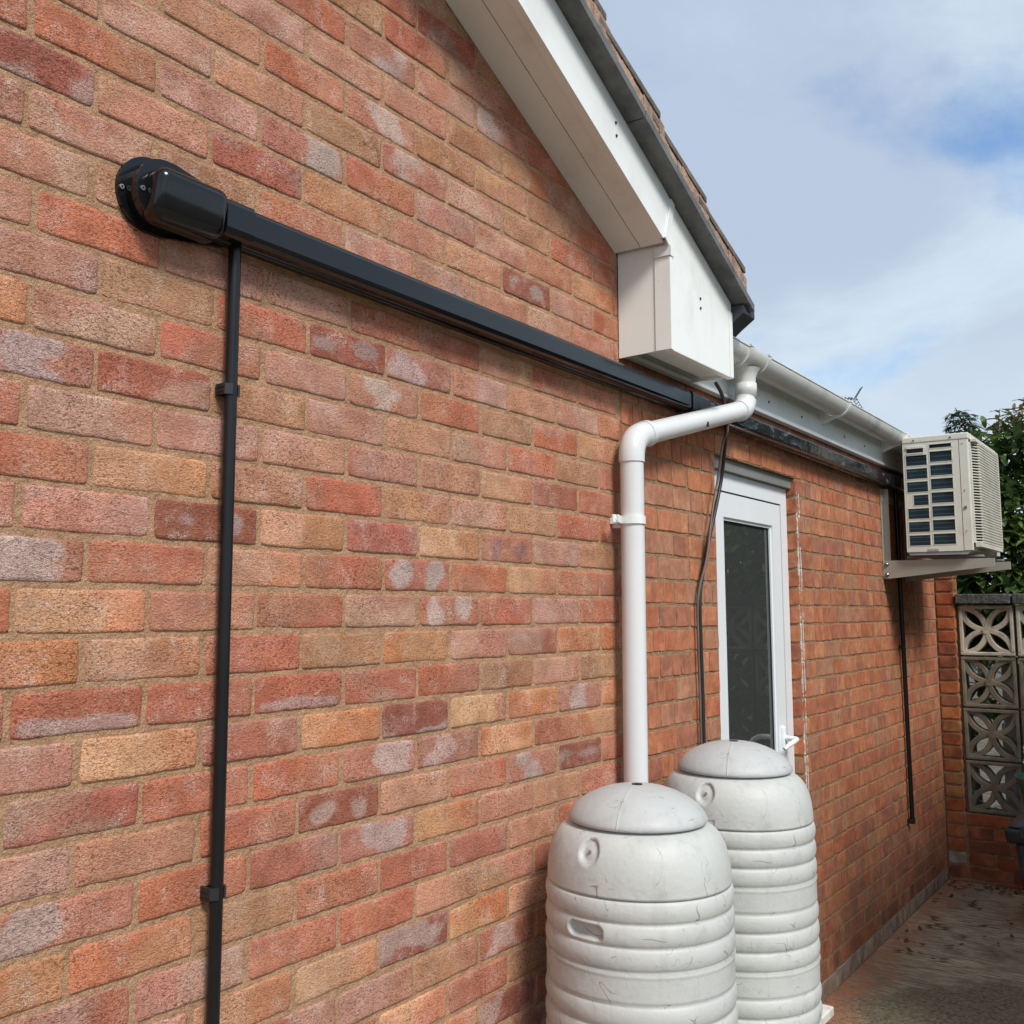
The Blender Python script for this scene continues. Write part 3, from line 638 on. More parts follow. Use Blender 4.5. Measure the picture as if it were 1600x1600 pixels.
v = [Vector((p.x, p.y+max(0, .700-p.z)*.5*(-p.y/.08), p.z)) for p in v]
b.add(v, f, 0, True); b.build('cap_hood', 'black', capo)
for (x, y, z) in ((.136, -.0095, .716), (.1535, -.0405, .712)):
    b = MB(); b.tube([(x, y, z), (x, y-.002, z)], .0042, 14); so_ = b.build('screw', 'screw', capo)
    b = MB(); b.tube([(x, y-.0012, z), (x, y-.0024, z)], .0020, 10); b.build('screw_socket', 'dark', so_)

def conduit(label, x0, x1, ztop, zbot, clips, tail):
    t = thing('conduit_pipe', label, 'conduit', (x1, -.02, zbot))
    b = MB(); b.tube([(x0, -.021, ztop), (x1, -.021, zbot)], .0112, 20); b.build('tube', 'conduit', t)
    for z in clips:
        x = x0+(x1-x0)*(ztop-z)/(ztop-zbot); b = MB()
        b.box(x-.017, x+.015, -.006, -.001, z-.0095, z+.0095); b.prism([(x-.018, -.001), (x-.018, -.026), (x-.006, -.034), (x-.0035, -.0325), (x-.0115, -.022), (x-.0115, -.001)], 'z', z-.0095, z+.0095)
        b.prism([(x+.0165, -.001), (x+.0165, -.026), (x+.010, -.031), (x+.0075, -.030), (x+.0118, -.022), (x+.0118, -.001)], 'z', z-.0095, z+.0095)
        for dz in (-.004, .004): b.box(x-.0195, x-.0165, -.024, -.006, z+dz-.001, z+dz+.001)
        b.build('clip', 'black_matt', t, bevel=.001)
    if tail:
        b = MB(); b.box(x1-.022, x1+.014, -.034, -.001, zbot-.012, zbot+.012); b.build('end_clip', 'black_matt', t, bevel=.003)
    return t
conduit('black round conduit dropping down the wall from the left end of the trunking', .359, .368, .688, GZ, (.421, -.424, -1.2), False)
conduit('black round conduit dropping from the air conditioner bracket and ending above the ground', 4.845, 4.885, .70, -1.045, (-.150,), True)

def cable(name, label, pts, r, mat):
    P = [Vector(p) for p in pts]; out = []
    for i in range(len(P)-1):
        p0, p1, p2, p3 = P[max(i-1, 0)], P[i], P[i+1], P[min(i+2, len(P)-1)]
        for k in range(6):
            t = k/6; out.append(.5*((2*p1)+(p2-p0)*t+(2*p0-5*p1+4*p2-p3)*t*t+(3*p1-p0-3*p2+p3)*t**3))
    out.append(P[-1]); b = MB(); b.tube(out, r, 10); return tag(b.build(name, mat), label, 'cable')
cable('electric_cable', 'black cable hanging from the eaves box down beside the door to behind the rear butt', [(2.36, -.07, .80), (2.40, -.075, .765), (2.43, -.078, .70), (2.425, -.075, .64), (2.47, -.05, .59), (2.505, -.022, .50), (2.467, -.016, .397), (2.372, -.014, .217), (2.324, -.013, .089), (2.321, -.013, -.056), (2.326, -.013, -.221), (2.327, -.013, -.383), (2.33, -.014, -.8), (2.33, -.016, GZ+.01)], .0062, 'cable')
cable('electric_cable', 'thinner brown cable bowing out left of the black one beside the door', [(2.405, -.09, .70), (2.41, -.087, .64), (2.43, -.06, .60), (2.447, -.035, .498), (2.405, -.028, .372), (2.352, -.028, .217), (2.303, -.016, .089), (2.299, -.014, -.056), (2.304, -.014, -.3), (2.306, -.014, -.9), (2.306, -.016, GZ+.01)], .0042, 'cable_brown')

# ------------------------------------------------------------------ air conditioner and bracket
AX0, AX1, AY0, AY1, AZ0, AZ1 = 4.570, 5.300, -.132, -.440, .328, .912
ac = thing('air_conditioner', 'ivory outdoor air conditioning unit standing on a wall bracket under the gutter', 'air conditioner', (4.9, -.29, AZ0))
b = MB(); b.add(*rbox(AX0-.003, AX1+.003, AY1-.003, AY0+.003, AZ1-.030, AZ1+.003, .006, 3), smooth=False); b.build('lid', 'ac', ac)
b = MB(); b.box(AX0+.02, AX1-.02, AY1+.03, AY0-.004, AZ0+.02, AZ1-.03); b.build('coil', 'coil', ac)
# side panel with its two columns of openings: bars around holes
def ycol(f): return AY0+(AY1-AY0)*f
def zc(f): return AZ0+.004+(AZ1-.034-AZ0-.004)*f
cols = [(.045, .37), (.415, .75)]
sp = MB(); y_end = ycol(.855)
rows1 = [(.905, .965, 'slot')]; 
rr = [(.780+.0*0, .885)]
H = [(zc(.055+.1235*i), zc(.055+.1235*i+.100)) for i in range(7)]
def panel(mb, y0, y1, zlist):   # full-height strip between y0,y1 with openings listed as (ya,yb,za,zb)
    zs = sorted({AZ0+.004, AZ1-.030, *[z for o_ in zlist for z in (o_[2], o_[3])]})
    for a, c in zip(zs[:-1], zs[1:]):
        mid = (a+c)/2; op = [o_ for o_ in zlist if o_[2] < mid < o_[3]]
        if not op: mb.box(AX0, AX0+.004, y1, y0, a, c)
        else:
            o_ = op[0]
            if abs(y0-o_[0]) > 1e-4: mb.box(AX0, AX0+.004, o_[0], y0, a, c)
            if abs(o_[1]-y1) > 1e-4: mb.box(AX0, AX0+.004, y1, o_[1], a, c)
c1a, c1b = ycol(cols[0][0]), ycol(cols[0][1]); c2a, c2b = ycol(cols[1][0]), ycol(cols[1][1]); ym = (c1b+c2a)/2
op1 = [(c1a if i != 3 else c1a-.029, c1b, *H[i]) for i in range(7)]
op2 = [(c2a, c2b, *(zc(.060+.1262*i), zc(.060+.1262*i+.102))) for i in range(7)]+[(c2a, c2b, zc(.945), zc(.985))]
panel(sp, AY0, ym, op1); panel(sp, ym, y_end, op2)
sp.build('side_panel', 'ac', ac)
b = MB()
for (ya, yb, za, zb) in op1+op2:
    for (p, q, r_, s_) in ((ya, yb, zb, zb), (ya, yb, za, za)): b.box(AX0-.0015, AX0, yb-.003, ya+.003, r_-(.0 if r_ == za else .0)-.0015, r_+.0015)
    b.box(AX0-.0015, AX0, ya-.0005, ya+.003, za, zb); b.box(AX0-.0015, AX0, yb-.003, yb+.0005, za, zb)
b.build('panel_rib', 'ac', ac)
b = MB(); b.box(AX0, AX0+.006, AY1+.004, y_end-.002, AZ0+.004, AZ1-.030); b.box(AX0+.006, AX1, AY1+.001, AY1+.006, AZ0+.004, AZ1-.030); b.box(AX1-.004, AX1, AY1+.006, AY0, AZ0+.004, AZ1-.030); b.box(AX0+.004, AX1-.004, AY0-.004, AY0, AZ0+.004, AZ1-.03)
b.build('casing', 'ac', ac, bevel=.004)
b = MB(); zh = zc(.945); b.box(AX0-.006, AX0-.0005, ycol(.33), ycol(.055), zh+.006, zh+.018); b.box(AX0-.003, AX0-.0005, ycol(.33), ycol(.055), zh-.022, zh-.016); b.build('lifting_grip', 'ac_front', ac, bevel=.001)
b = MB(); b.box(AX0-.0012, AX0-.0002, ycol(.32), ycol(.065), zh-.014, zh+.005); b.build('grip_slot', 'dark', ac)
for (x, y, z, r_) in [(AX0-.001, ycol(.915), AZ0+.215, .008)]+[(AX0-.0002, ycol(.915), z, .0026) for z in (AZ1-.05, AZ0+.30, AZ0+.10)]+[(AX0-.003, ycol(y), AZ1-.016, .005) for y in (.18, .74)]:
    b = MB(); b.tube([(x, y, z), (x-.003, y, z)], r_, 14); b.build('screw', 'steel', ac)
# front grille: horizontal slats and slim ribs before the fan opening
gx0, gx1, gz0, gz1 = AX0+.012, AX1-.11, AZ0+.022, AZ1-.032; gy = AY1-.034
b = MB()
b.box(gx0, gx0+.020, AY1-.008, AY1+.001, gz0, gz1); b.box(gx0, gx1, gy, AY1+.0, gz1-.012, gz1); b.box(gx0, gx1, gy, AY1+.0, gz0, gz0+.020); b.box(gx1-.012, gx1, gy, AY1, gz0, gz1)
ns = 36
for i in range(ns):
    z = gz0+.026+(gz1-gz0-.044)*i/(ns-1)
    b.prism([(gx0+.018, AY1-.004), (gx0+.075, gy), (gx1-.01, gy), (gx1-.01, gy+.012), (gx0+.080, gy+.012), (gx0+.026, AY1+.004)], 'z', z-.0021, z+.0021)
x = gx0+.085
while x < gx1-.01: b.box(x-.0018, x+.0018, gy+.002, gy+.012, gz0+.02, gz1-.012); x += .030
b.build('front_grille', 'ac_front', ac)
b = MB(); b.box(gx0+.028, gx1-.012, AY1-.003, AY1+.0005, gz0+.02, gz1-.012); b.build('fan_opening', 'dark', ac)
b = MB(); fc = Vector(((gx0+gx1)/2, AY1-.007, (gz0+gz1)/2))
for k in range(3):
    a = k*2*pi/3; pts = []
    for t_ in range(7): pts.append((fc.x+.20*cos(a+t_*.12)*(1), fc.y+.001, fc.z+.20*sin(a+t_*.12)))
    b.add([tuple(fc)]+pts, [[0, i, i+1] for i in range(1, 7)])
b.build('fan_blade', 'black_matt', ac, recalc=False)
b = MB(); b.prism([(AY0-.004, AZ0+.006), (AY0-.012, AZ0-.012), (AY1+.03, AZ0-.014), (AY1+.002, AZ0+.006)], 'x', AX0+.004, AX1-.004); b.box(AX0-.001, AX0+.006, AY0-.15, AY0-.095, AZ0+.002, AZ0+.018); b.build('base_pan', 'ac_base', ac, bevel=.003)
for x in (AX0+.09, AX1-.10): b = MB(); b.box(x-.02, x+.02, AY1-.028, AY0+.02, AZ0-.024, AZ0-.0145); b.build('foot', 'ac_base', ac, bevel=.002)
br = thing('wall_bracket', 'taupe painted steel bracket with two tapering arms carrying the air conditioner', 'bracket', (4.8, 0, .21))
for ax in (4.648, 5.10):
    b = MB(); b.box(ax-.040, ax-.002, -.006, -.001, .200, .668); b.box(ax-.006, ax-.002, -.034, -.006, .200, .668); 
    b.build('post', 'bracket', br, bevel=.0015)
    b = MB(); b.prism([(-.002, .203), (-.040, .203), (-.518, .254), (-.518, .291), (-.002, .291)], 'x', ax-.044, ax-.041); b.prism([(-.007, .291), (-.518, .291), (-.518, .294), (-.007, .294)], 'x', ax-.044, ax)
    b.prism([(-.518, .254), (-.520, .254), (-.520, .294), (-.518, .294)], 'x', ax-.044, ax-.01); b.build('arm', 'bracket', br, bevel=.001)
    for z in (.222, .275):
        b = MB(); b.lathe([(0, .010), (.006, .0085), (.010, .004), (.011, 0)], (0, 0, 0), 16)
        b.v = [Vector((ax-.0445-p.z, -.022+p.x, z+p.y)) for p in b.v]; b.build('bolt', 'steel', br)
b = MB(); b.box(4.61, 5.12, -.010, -.0065, .60, .64); b.build('crossbar', 'bracket', br, bevel=.001)

# ------------------------------------------------------------------ water butts
def butt_body_profile():
    """(z, r) from the neck downwards, butt-local with z=0 at the ground of the near butt"""
    P = []
    def R0(z): t = (z-GZ)/1.05; return .2115+.003*sin(pi*min(1, max(0, t)))-.01*max(0, .2-t)
    z = -.447
    P += [(-.440, .118), (-.443, .146), (-.449, .153)]
    n_ = 26
    for i in range(1, n_+1):
        t = i/n_; zz_ = -.449-.122*t; r = .153+(.2105-.153)*math.sqrt(max(0, 1-(1-t)**2.3)); P.append((zz_, r))
    zt_ = -.572; P.append((zt_-.001, .2030)); 
    while zt_ > GZ+.03:
        segs = [(.048, 1), (.048, 1), (.048, 1), (.0675, 0)]
        for hgt, ring in segs:
            if zt_-hgt < GZ: break
            for i in range(1, 13):
                t = i/12; zz_ = zt_-hgt*t; rr_ = R0(zz_)
                if ring: r = rr_-.0055+.0080*(sin(pi*t))**.55
                else: r = rr_+(.0020 if t < .12 else -.0005) if t < .93 else rr_-.005
                P.append((zz_, r))
            zt_ -= hgt
        zt_ += 0
    P.append((GZ, P[-1][1]-.004)); return P
def make_butt(loc, label):
    t = thing('water_butt', label, 'water butt', loc, 'ribbed grey plastic water butts standing by the wall')
    prof = butt_body_profile()
    # resample finely
    fine = []
    for (za, ra), (zb, rb) in zip(prof[:-1], prof[1:]):
        m_ = max(1, int(abs(za-zb)/.0040)) if za > -.80 else 1
        for i in range(m_): q = i/m_; fine.append((za+(zb-za)*q, ra+(rb-ra)*q))
    fine.append(prof[-1]); seg = 420; b = MB(); vs = []
    az_boss = radians(174.5); az_h = radians(174.5)
    for (z, r) in fine:
        for k in range(seg):
            a = 2*pi*k/seg; rr_ = r
            da = (a-az_boss+pi) % (2*pi)-pi; s_ = da*.20; dz = z+.485
            d = math.hypot(s_, dz*1.0)
            if d < .036:
                if d < .022: rr_ = r-.010+.001*cos(d*120)
                elif d < .027: rr_ = r-.010*(1-(d-.022)/.005)
            dh = (a-az_h+pi) % (2*pi)-pi; sh = dh*.213; q = max(0, abs(sh)-.030); dd = math.hypot(q, z+.6445)
            if dd < .0160: rr_ = r-(r-.197)*min(1, max(0, (.0160-dd)/.0045))
            vs.append((loc[0]+rr_*cos(a), loc[1]+rr_*sin(a), loc[2]-GZ+z))
    nf = len(fine); b.add(vs, [[i*seg+k, i*seg+(k+1) % seg, (i+1)*seg+(k+1) % seg, (i+1)*seg+k] for i in range(nf-1) for k in range(seg)], 0, True)
    b.build('body', 'butt', t)
    # screw in the boss
    a = az_boss; c = Vector((loc[0]+.188*cos(a), loc[1]+.188*sin(a), loc[2]-GZ-.485)); d = Vector((cos(a), sin(a), .35)).normalized()
    b = MB(); b.tube([c-d*.004, c+d*.004], .0035, 12); b.build('plug', 'screw', t)
    b = MB(); zt_ = loc[2]-GZ; pl = [(0, -.3645), (.02, -.3648), (.045, -.3665), (.07, -.3715), (.095, -.380), (.118, -.391), (.138, -.4045), (.151, -.418), (.1575, -.428), (.160, -.434), (.1605, -.439), (.158, -.4425), (.153, -.4435), (.150, -.441)]
    b.lathe([(r, z) for r, z in pl], (loc[0], loc[1], zt_), 96); lid = b.build('lid', 'butt_lid', t)
    # moulding seam and vent
    b = MB(); az = radians(191); b.tube([(loc[0]+r*cos(az), loc[1]+r*sin(az), zt_+z+.0002) for r, z in pl[1:11]], .0016, 6); b.build('seam', 'butt_lid', lid)
    b = MB(); b.tube([(loc[0], loc[1], zt_-.366), (loc[0], loc[1], zt_-.3632)], .0125, 20); b.build('vent', 'dark', lid)
    return t
first = make_butt((1.390, -.262, GZ), 'front water butt, foreground, its ribbed grey side fully seen with moulded handle slot')
second = first.copy(); COL.objects.link(second); second.location = (2.025, -.240, GZ+.033); second.rotation_euler = (0, 0, radians(4.2))
second['label'] = 'rear water butt, half hidden behind the front one and covering the bottom of the door'
for ch in list(first.children):
    c = ch.copy(); COL.objects.link(c); c.parent = second
    for g in ch.children: d = g.copy(); COL.objects.link(d); d.parent = c
b = MB(); b.box(1.80, 2.25, -.46, -.03, GZ-.01, GZ+.033); tag(b.build('paving_slab', 'slab'), 'pale slab under the rear water butt', 'slab')

# ------------------------------------------------------------------ end wall: pier, low bricks, screen blocks, coping
gw = thing('garden_wall', 'end wall with brick pier, low brickwork and pierced floral screen blocks under dark coping', 'wall', (5.8, -1.2, GZ))
PX = 5.745
B = Bricks()
EYm = (0, -1, 0); ON = (-1, 0, 0)
for nrow in range(-21, 5):
    z0 = nrow*.075+.006; c1, c2 = random.choice([((.36, .115, .045), (.42, .15, .06)), ((.30, .09, .042), (.40, .13, .055)), ((.40, .16, .065), (.33, .11, .05)), ((.24, .085, .05), (.34, .12, .06)), ((.36, .17, .08), (.30, .12, .06))])
    if nrow == -19: c1, c2 = (.42, .38, .34), (.30, .26, .22)
    B.brick((PX, -.006, z0), EYm, EZ, ON, .098, .063, 'R', jit(c1), jit(c2), 6, 3, amp=.0012, rad=.0018, dep=.006, wear=.6, smooth=False)
    B.brick((PX+.004, -.1075, z0), (1, 0, 0), EZ, (0, -1, 0), .09, .063, 'R', jit(c1), jit(c2), 3, 3)
for nrow in range(-21, -15):
    z0 = nrow*.075+.006; k = 0; y = -.117+(.08 if nrow % 2 else 0)
    while y > -2.7:
        y2 = max(y-.215, -2.7); ya = min(y, -.117)
        if ya-y2 > .03:
            c1, c2 = random.choice([((.34, .10, .045), (.40, .13, .055)), ((.26, .085, .05), (.36, .12, .06)), ((.36, .13, .055), (.30, .09, .045))])
            if nrow == -21: c1 = lerp(c1, (.22, .15, .13), .7)
            B.brick((PX, ya, z0), EYm, EZ, ON, ya-y2, .063, 'R', jit(c1), jit(c2), 9, 3, amp=.0014, rad=.0018, dep=.006, wear=.6, smooth=False)
        y = y2-.010
nb = len(B.mb.v)
B.mb.box(PX+.006, PX+.10, -.104, -.001, GZ-.05, .378, 1); B.mb.box(PX+.006, PX+.215, -2.7, -.1045, GZ-.05, -1.128, 1); B.pad(len(B.mb.v)-nb)
B.finish('brickwork', ['brick_smooth', 'mortar_far'], gw)
# one screen block, modelled once as a mesh
def screen_block_mesh():
    """300 mm block: rim and four pairs of arcs crossing at the centre; local y across, z up, x depth"""
    mb = MB(); S2 = .146; rim = .020; T = .085
    for (a0, a1, c0, c1) in ((-S2, S2, S2-rim, S2), (-S2, S2, -S2, -S2+rim)): mb.box(0, T, a0, a1, c0, c1)
    for (a0, a1) in ((-S2, -S2+rim), (S2-rim, S2)): mb.box(0, T, a0, a1, -S2+rim, S2-rim)
    # petals: each diagonal is a vesica made by two arcs from centre to corner
    L_ = S2-rim*.6
    def arcpts(p, q, bulge, n_=12):
        (x0, y0), (x1, y1) = p, q; dx, dy = x1-x0, y1-y0; ln = math.hypot(dx, dy); nx_, ny_ = -dy/ln, dx/ln
        return [(x0+dx*t+nx_*bulge*4*t*(1-t), y0+dy*t+ny_*bulge*4*t*(1-t)) for t in [i/n_ for i in range(n_+1)]]
    for sx_ in (-1, 1):
        for sy_ in (-1, 1):
            for sgn in (-1, 1):
                pts = arcpts((0, 0), (sx_*L_, sy_*L_), sgn*.037); w_ = .0150
                le, ri = [], []
                for i, p in enumerate(pts):
                    a = pts[max(i-1, 0)]; c = pts[min(i+1, len(pts)-1)]; dx, dy = c[0]-a[0], c[1]-a[1]; ln = math.hypot(dx, dy)
                    le.append((p[0]-dy/ln*w_, p[1]+dx/ln*w_)); ri.append((p[0]+dy/ln*w_, p[1]-dx/ln*w_))
                off = .006+.0012*((sx_+1)+(sy_+1)*.5+(sgn+1)*.25)
                for i in range(len(pts)-1):
                    q4 = [le[i], ri[i], ri[i+1], le[i+1]]; vs = [(off, y, z) for y, z in q4]+[(T-off, y, z) for y, z in q4]
                    mb.add(vs, [(0, 1, 2, 3), (7, 6, 5, 4), (0, 3, 7, 4), (1, 5, 6, 2)])
    mb.prism([(.022*cos(a), .022*sin(a)) for a in [i*pi/6 for i in range(12)]], 'x', .0045, T-.0045)
    return mb
proto = None; light = 0
for r_ in range(4):
    for c_i in range(8):
        y = -.268-.307*c_i; z = .073-.148-.300*r_
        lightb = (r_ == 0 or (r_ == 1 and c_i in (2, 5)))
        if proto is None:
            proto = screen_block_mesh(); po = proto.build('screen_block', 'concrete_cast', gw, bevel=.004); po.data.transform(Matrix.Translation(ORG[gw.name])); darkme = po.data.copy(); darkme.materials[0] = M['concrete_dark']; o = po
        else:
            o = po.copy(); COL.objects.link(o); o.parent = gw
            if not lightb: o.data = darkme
        if r_ == 0 and c_i == 0: o = po
        o.location = Vector((PX+.018+random.uniform(-.004, .004), y, z))-ORG[gw.name]
        o.rotation_euler = (random.uniform(-.006, .006), 0, random.uniform(-.01, .01))
b = MB(); b.box(PX+.04, PX+.085, -.117, -.106, -1.128, .075); b.build('bed_mortar', 'mortar_far', gw)
y = -.112
while y > -2.6:
    y2 = y-.295; b = MB(); b.box(PX-.012+random.uniform(-.003, .003), PX+.125, y2, y, .080, .137+random.uniform(-.002, .002)); b.build('coping_stone', 'coping', gw, bevel=.006); y = y2-.010

# ------------------------------------------------------------------ bin, tub, litter
bn = thing('storage_bin', 'dark lidded plastic bin at the right edge, before the low brickwork', 'bin', (5.15, -.735, GZ))
b = MB()
def frustum(mb, cx_, cy_, z0, z1, hx0, hy0, hx1, hy1, mi=0):
    v = [(cx_+sx_*hx0, cy_+sy_*hy0, z0) for sx_, sy_ in ((-1, -1), (1, -1), (1, 1), (-1, 1))]+[(cx_+sx_*hx1, cy_+sy_*hy1, z1) for sx_, sy_ in ((-1, -1), (1, -1), (1, 1), (-1, 1))]
    mb.add(v, [(3, 2, 1, 0), (4, 5, 6, 7), (0, 1, 5, 4), (1, 2, 6, 5), (2, 3, 7, 6), (3, 0, 4, 7)], mi)
frustum(b, 5.15, -.735, GZ+.02, GZ+.415, .17, .215, .20, .250); b.build('body', 'bin', bn, bevel=.02, seg=4)
b = MB(); frustum(b, 5.15, -.735, GZ+.416, GZ+.485, .225, .285, .235, .290); b.build('rim', 'bin', bn, bevel=.015, seg=4)
b = MB(); frustum(b, 5.15, -.735, GZ+.486, GZ+.58, .232, .288, .14, .19); b.build('lid', 'bin_lid', bn, bevel=.03, seg=5)
b = MB(); b.box(4.905, 4.920, -.615, -.515, GZ+.445, GZ+.505); b.build('latch', 'bin', bn, bevel=.004)
for y in (-.555, -.915): b = MB(); b.tube([(5.10, y-.01, GZ+.032), (5.10, y+.02, GZ+.032)], .032, 18); b.build('wheel', 'bin', bn)
tb = thing('plastic_tub', 'green plastic tub sitting on top of the dark bin lid', 'tub', (5.15, -.635, GZ+.58))
b = MB(); b.lathe([(.0, .501), (.11, .501), (.125, .51), (.155, .62), (.165, .63), (.165, .64), (.150, .64), (.118, .515), (0, .512)], (5.15, -.635, GZ+.08), 40); b.build('bowl', 'green', tb)
b = MB()
for i in range(150):
    t = random.random()
    if t < .7: x, y = 5.70-abs(random.gauss(0, .09)), random.uniform(-1.4, -.03)
    else: x, y = random.uniform(4.2, 5.7), -abs(random.gauss(.25, .3))-.02
    a = random.random()*6.28; l_ = random.uniform(.012, .035); w_ = l_*.35; z = GZ+.003+random.random()*.008
    d = Vector((cos(a), sin(a), 0)); e = Vector((-sin(a), cos(a), 0)); c = Vector((x, y, z)); up = Vector((0, 0, random.uniform(.002, .014)))
    b.add([c-d*l_+up*.5, c-e*w_, c+d*l_+up, c+e*w_, c+up*.9], [(0, 1, 4), (1, 2, 4), (2, 3, 4), (3, 0, 4)])
tag(b.build('leaf_litter', 'deadleaf', recalc=False), 'brown dead leaves and twigs scattered along the foot of the end wall', 'leaf litter', kind='stuff')
# pale slabs standing behind the screen
b = MB(); b.obox((6.12, -.41, -.52), Vector((1, .3, 0)).normalized(), Vector((-.3, 1, 0)).normalized(), EZ, .02, .13, .24); tag(b.build('paving_slab', 'slab', bevel=.006), 'pale pinkish slab propped upright behind the second screen block', 'slab')
b = MB(); b.obox((6.22, -.30, -1.05), EX, (0, 1, 0), EZ, .02, .05, .40); tag(b.build('fence_post', 'slab', bevel=.006), 'pale grey concrete post glimpsed through the lower screen blocks', 'post')

# ------------------------------------------------------------------ ground
b = MB(); b.box(-3.5, PX+.01, -3.0, .003, GZ-.10, GZ); tag(b.build('patio', 'yard'), kind='structure')
b = MB(); b.add([(-400, -400, GZ-.006), (400, -400, GZ-.006), (400, 400, GZ-.006), (-400, 400, GZ-.006)], [(0, 1, 2, 3)]); tag(b.build('ground', 'soil'), kind='structure')

# ------------------------------------------------------------------ hedge, conifer, aerial
def add_leaf(vs, fs, tint, base, d, up, ln, w, tone, curl=.25):
    d = d.normalized(); s_ = d.cross(up); s_ = s_.normalized() if s_.length > 1e-4 else Vector((1, 0, 0)); n_ = s_.cross(d).normalized(); o = len(vs)
    for (t, ww) in ((0, .12), (.3, .85), (.62, 1.), (.88, .5), (1, .02)):
        c = base+d*ln*t-n_*ln*curl*t*t
        vs += [c-s_*w*ww+n_*w*.35*ww, c, c+s_*w*ww+n_*w*.35*ww]; tint += [tone]*3
    for i in range(4):
        fs += [(o+3*i, o+3*i+1, o+3*i+4, o+3*i+3), (o+3*i+1, o+3*i+2, o+3*i+5, o+3*i+4)]
hedge = thing('laurel_hedge', 'tall glossy green laurel hedge rising behind the screen block wall', 'hedge', (6.9, -1.0, GZ))
HV, HF, HT, NV, NF, NTt = [], [], [], [], [], []
TW = MB(); rnd = random.Random(11)
def hedge_top(y): return 1.27+.06*sin(y*7.1+.6)+.04*sin(y*13.3)+max(-.12, min(.30, (-y-.25)*.35))
def hedge_front(y, z): return 6.05+.16*noise.noise(Vector((0, y*1.6, z*1.6)))+.10*noise.noise(Vector((2, y*4, z*4)))
for i in range(2500):
    y = rnd.uniform(-2.6, .62); ztop = hedge_top(y) if y < -.06 else .25; z = rnd.uniform(-.2, ztop) if rnd.random() < .9 else rnd.uniform(-1.3, -.2)
    xf = hedge_front(y, z); dep = abs(rnd.gauss(0, .16)) if rnd.random() < .75 else rnd.uniform(0, .9)
    near_top = max(0, 1-(ztop-z)/.30); x = xf+dep+near_top*rnd.uniform(0, .6)
    if x < 5.98 and z < .16: x = 5.98
    c = Vector((x, y, z)); out = Vector((-1*(1-.6*near_top), rnd.uniform(-.6, .6), rnd.uniform(-.2, .6)+near_top*1.4)).normalized()
    young = near_top > .35 and rnd.random() < .55
    nl = rnd.randint(7, 11); ax = out.cross(Vector((.3, .2, 1))).normalized(); ay = out.cross(ax)
    tone = rnd.random()**1.6*.8+.15*near_top
    for k in range(nl):
        a = k*2.4+rnd.random()*.5; t = k/nl; d = (out*(.25+.75*t)+(ax*cos(a)+ay*sin(a))*(1.05-.5*t)).normalized()
        base = c+out*(.11*t-.05); ln = rnd.uniform(.075, .125)*(.8 if young else 1); w = ln*rnd.uniform(.17, .23)
        if young: add_leaf(NV, NF, NTt, base, d, Vector((0, 0, 1)), ln, w*.8, rnd.random(), .35)
        else: add_leaf(HV, HF, HT, base, d, Vector((0, 0, 1)), ln, w, min(1, max(0, tone+rnd.uniform(-.15, .15))), .22)
    if rnd.random() < .25: TW.tube([c-out*.25, c+out*.07], [.005, .002], 5, False)
for i in range(44):  # young shoots breaking the top line
    y = rnd.uniform(-2.5, -.16); base = Vector((6.2+rnd.uniform(0, .6), y, hedge_top(y)-.14)); d = Vector((rnd.uniform(-.3, .3), rnd.uniform(-.35, .35), 1)).normalized(); h = rnd.uniform(.10, .22)
    TW.tube([base, base+d*h], [.005, .002], 5, False)
    for k in range(11):
        t = .2+.8*k/11; a = k*2.4; dd = (d*.35+Vector((cos(a), sin(a), 0))).normalized() if t < .95 else d
        add_leaf(NV, NF, NTt, base+d*h*t, dd, Vector((0, 0, 1)), rnd.uniform(.08, .12), .017, rnd.random(), .45)
b = MB(); b.v = HV; b.f = HF; b.m = [0]*len(HF); b.sm = [True]*len(HF); b.build('foliage', 'leaf', hedge, recalc=False, attrs={'tint': ('FLOAT', HT)})
b = MB(); b.v = NV; b.f = NF; b.m = [0]*len(NF); b.sm = [True]*len(NF); b.build('young_foliage', 'leaf_new', hedge, recalc=False, attrs={'tint': ('FLOAT', NTt)})
for i in range(9):
    y = -2.4+i*.34; TW.tube([(6.7, y, GZ), (6.65+rnd.uniform(-.1, .1), y+.05, -.4), (6.6+rnd.uniform(-.2, .2), y-.1, .7)], [.03, .022, .012], 8, False)
    TW.tube([(6.68, y, -.8), (6.45, y+.2, .1), (6.35, y+.3, .8)], [.018, .012, .006], 7, False)
TW.build('stems', 'bark', hedge, recalc=False)

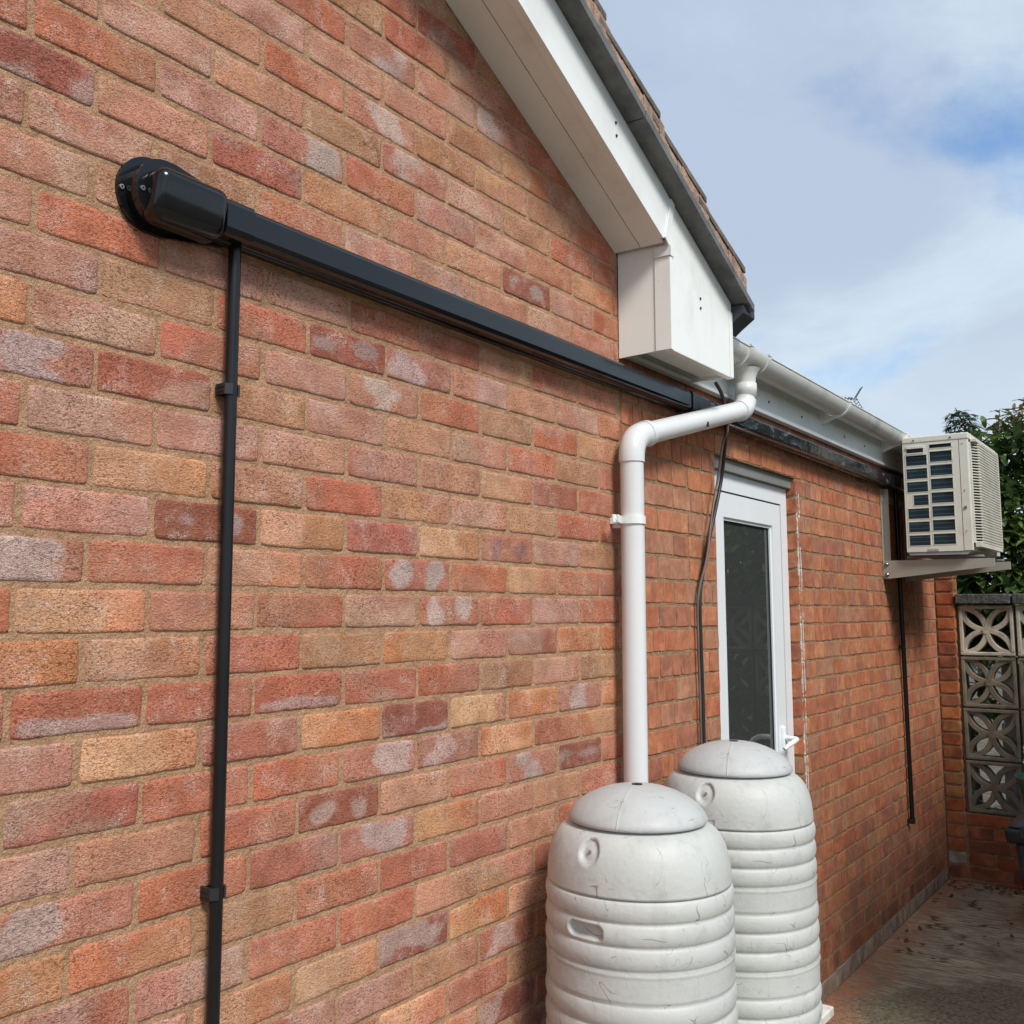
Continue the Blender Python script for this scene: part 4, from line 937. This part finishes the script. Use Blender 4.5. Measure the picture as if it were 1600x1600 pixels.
con = thing('conifer_tree', 'dark conifer tip poking up between air conditioner and hedge', 'tree', (16.3, 1.62, GZ))
CV, CF, CT = [], [], []; tk = MB(); bx, by = 16.3, 1.60; topz = 3.24
tk.tube([(bx, by, GZ), (bx, by, 1.5), (bx+.03, by+.05, topz-.45), (bx-.02, by+.22, topz)], [.11, .07, .02, .006], 10, False)
rnd = random.Random(5)
for i in range(150):
    z = GZ+.6+(topz-GZ-.65)*(i/150)**.8; ln = (topz-z)*.30+.12; a = i*2.4+rnd.random(); base = Vector((bx, by+.20*max(0, 1-(topz-z)/.7), z)); d = Vector((cos(a), sin(a), .32))
    pts = [base+d*ln*t+Vector((0, 0, -.28*ln*t*t)) for t in (0, .35, .7, 1)]; tk.tube(pts, [.014, .010, .006, .002], 5, False)
    for k in range(int(9+ln*16)):
        t = rnd.uniform(.15, 1); p = base+d*ln*t+Vector((0, 0, -.28*ln*t*t)); aa = a+rnd.choice((-1, 1))*rnd.uniform(.5, 1.1); dd = Vector((cos(aa), sin(aa), rnd.uniform(-.5, .15)))
        for q in range(3): add_leaf(CV, CF, CT, p+dd*.03*q, dd+Vector((rnd.uniform(-.4, .4), rnd.uniform(-.4, .4), rnd.uniform(-.3, .3))), Vector((0, 0, 1)), rnd.uniform(.07, .13), .011, rnd.random(), .3)
b = MB(); b.v = CV; b.f = CF; b.m = [0]*len(CF); b.sm = [True]*len(CF); b.build('crown', 'needle', con, recalc=False, attrs={'tint': ('FLOAT', CT)})
tk.build('trunk', 'bark', con, recalc=False)

an = thing('television_aerial', 'small grey rooftop television aerial seen over the gutter', 'aerial', (34.45, 8.55, 6.0))
AC = Vector((34.45, 8.585, 7.36))
bd = Vector((.45, -.88, -.12)).normalized()   # boom direction
sd_ = Vector((.88, .46, 0)).normalized()
b = MB(); b.tube([(34.45, 8.585, GZ), (34.45, 8.585, 7.40)], .030, 8); b.build('mast', 'alu', an)
b = MB(); b.tube([AC-bd*-.25, AC-bd*-.0, AC+bd*-.62], .016, 6); b.build('boom', 'alu', an)
for k in range(7):
    c = AC-bd*(.62-.11*k); b = MB(); b.tube([c-Vector((0, 0, .0))-sd_*(.10+.012*k), c+sd_*(.10+.012*k)], .013, 5)
    b.tube([c-Vector((0, 0, .06)), c+Vector((0, 0, .06))], .011, 5); b.build('element', 'alu', an)
rf = MB()
for s_ in (-1, 1):
    for k in range(5):
        c = AC+bd*(.16+.05*k)+Vector((0, 0, s_*(.06+.085*k))); rf.tube([c-sd_*.26, c+sd_*.26], .013, 5)
    for e in (-.2, .2): rf.tube([AC+bd*.14+sd_*e, AC+bd*.38+Vector((0, 0, s_*.42))+sd_*e], .013, 5)
rf.build('reflector', 'alu', an)

bh = thing('shade_hedge', 'clipped hedge along the far side of the side passage, opposite the glazed door', 'hedge', (4.2, -1.9, GZ))  # out of view, added to throw shade on the far wall's foot and yard
V2, F2, T2 = [], [], []; rnd = random.Random(3); tw = MB()
for i in range(1000):
    x = rnd.uniform(2.75, 5.6); z = rnd.uniform(GZ+.1, .92+.06*sin(x*3)); y = -1.62-abs(rnd.gauss(0, .14)) if rnd.random() < .75 else rnd.uniform(-2.1, -1.62)
    c = Vector((x, y, z)); out = Vector((rnd.uniform(-.5, .5), 1, rnd.uniform(-.1, .8))).normalized(); ax = out.cross(Vector((.3, .2, 1))).normalized(); ay = out.cross(ax); tone = rnd.random()*.8
    for k in range(9):
        a = k*2.4; t = k/9; d = (out*(.25+.75*t)+(ax*cos(a)+ay*sin(a))*(1.05-.5*t)).normalized()
        add_leaf(V2, F2, T2, c+out*(.11*t-.05), d, Vector((0, 0, 1)), rnd.uniform(.10, .15), .028, min(1, max(0, tone+rnd.uniform(-.15, .15))), .22)
b = MB(); b.v = V2; b.f = F2; b.m = [0]*len(F2); b.sm = [True]*len(F2); b.build('foliage', 'leaf', bh, recalc=False, attrs={'tint': ('FLOAT', T2)})
for i in range(7):
    x = 2.9+i*.4; tw.tube([(x, -1.95, GZ), (x+.05, -1.92, -.3), (x-.05, -1.9, 1.0)], [.03, .02, .008], 7, False)
tw.build('stems', 'bark', bh, recalc=False)
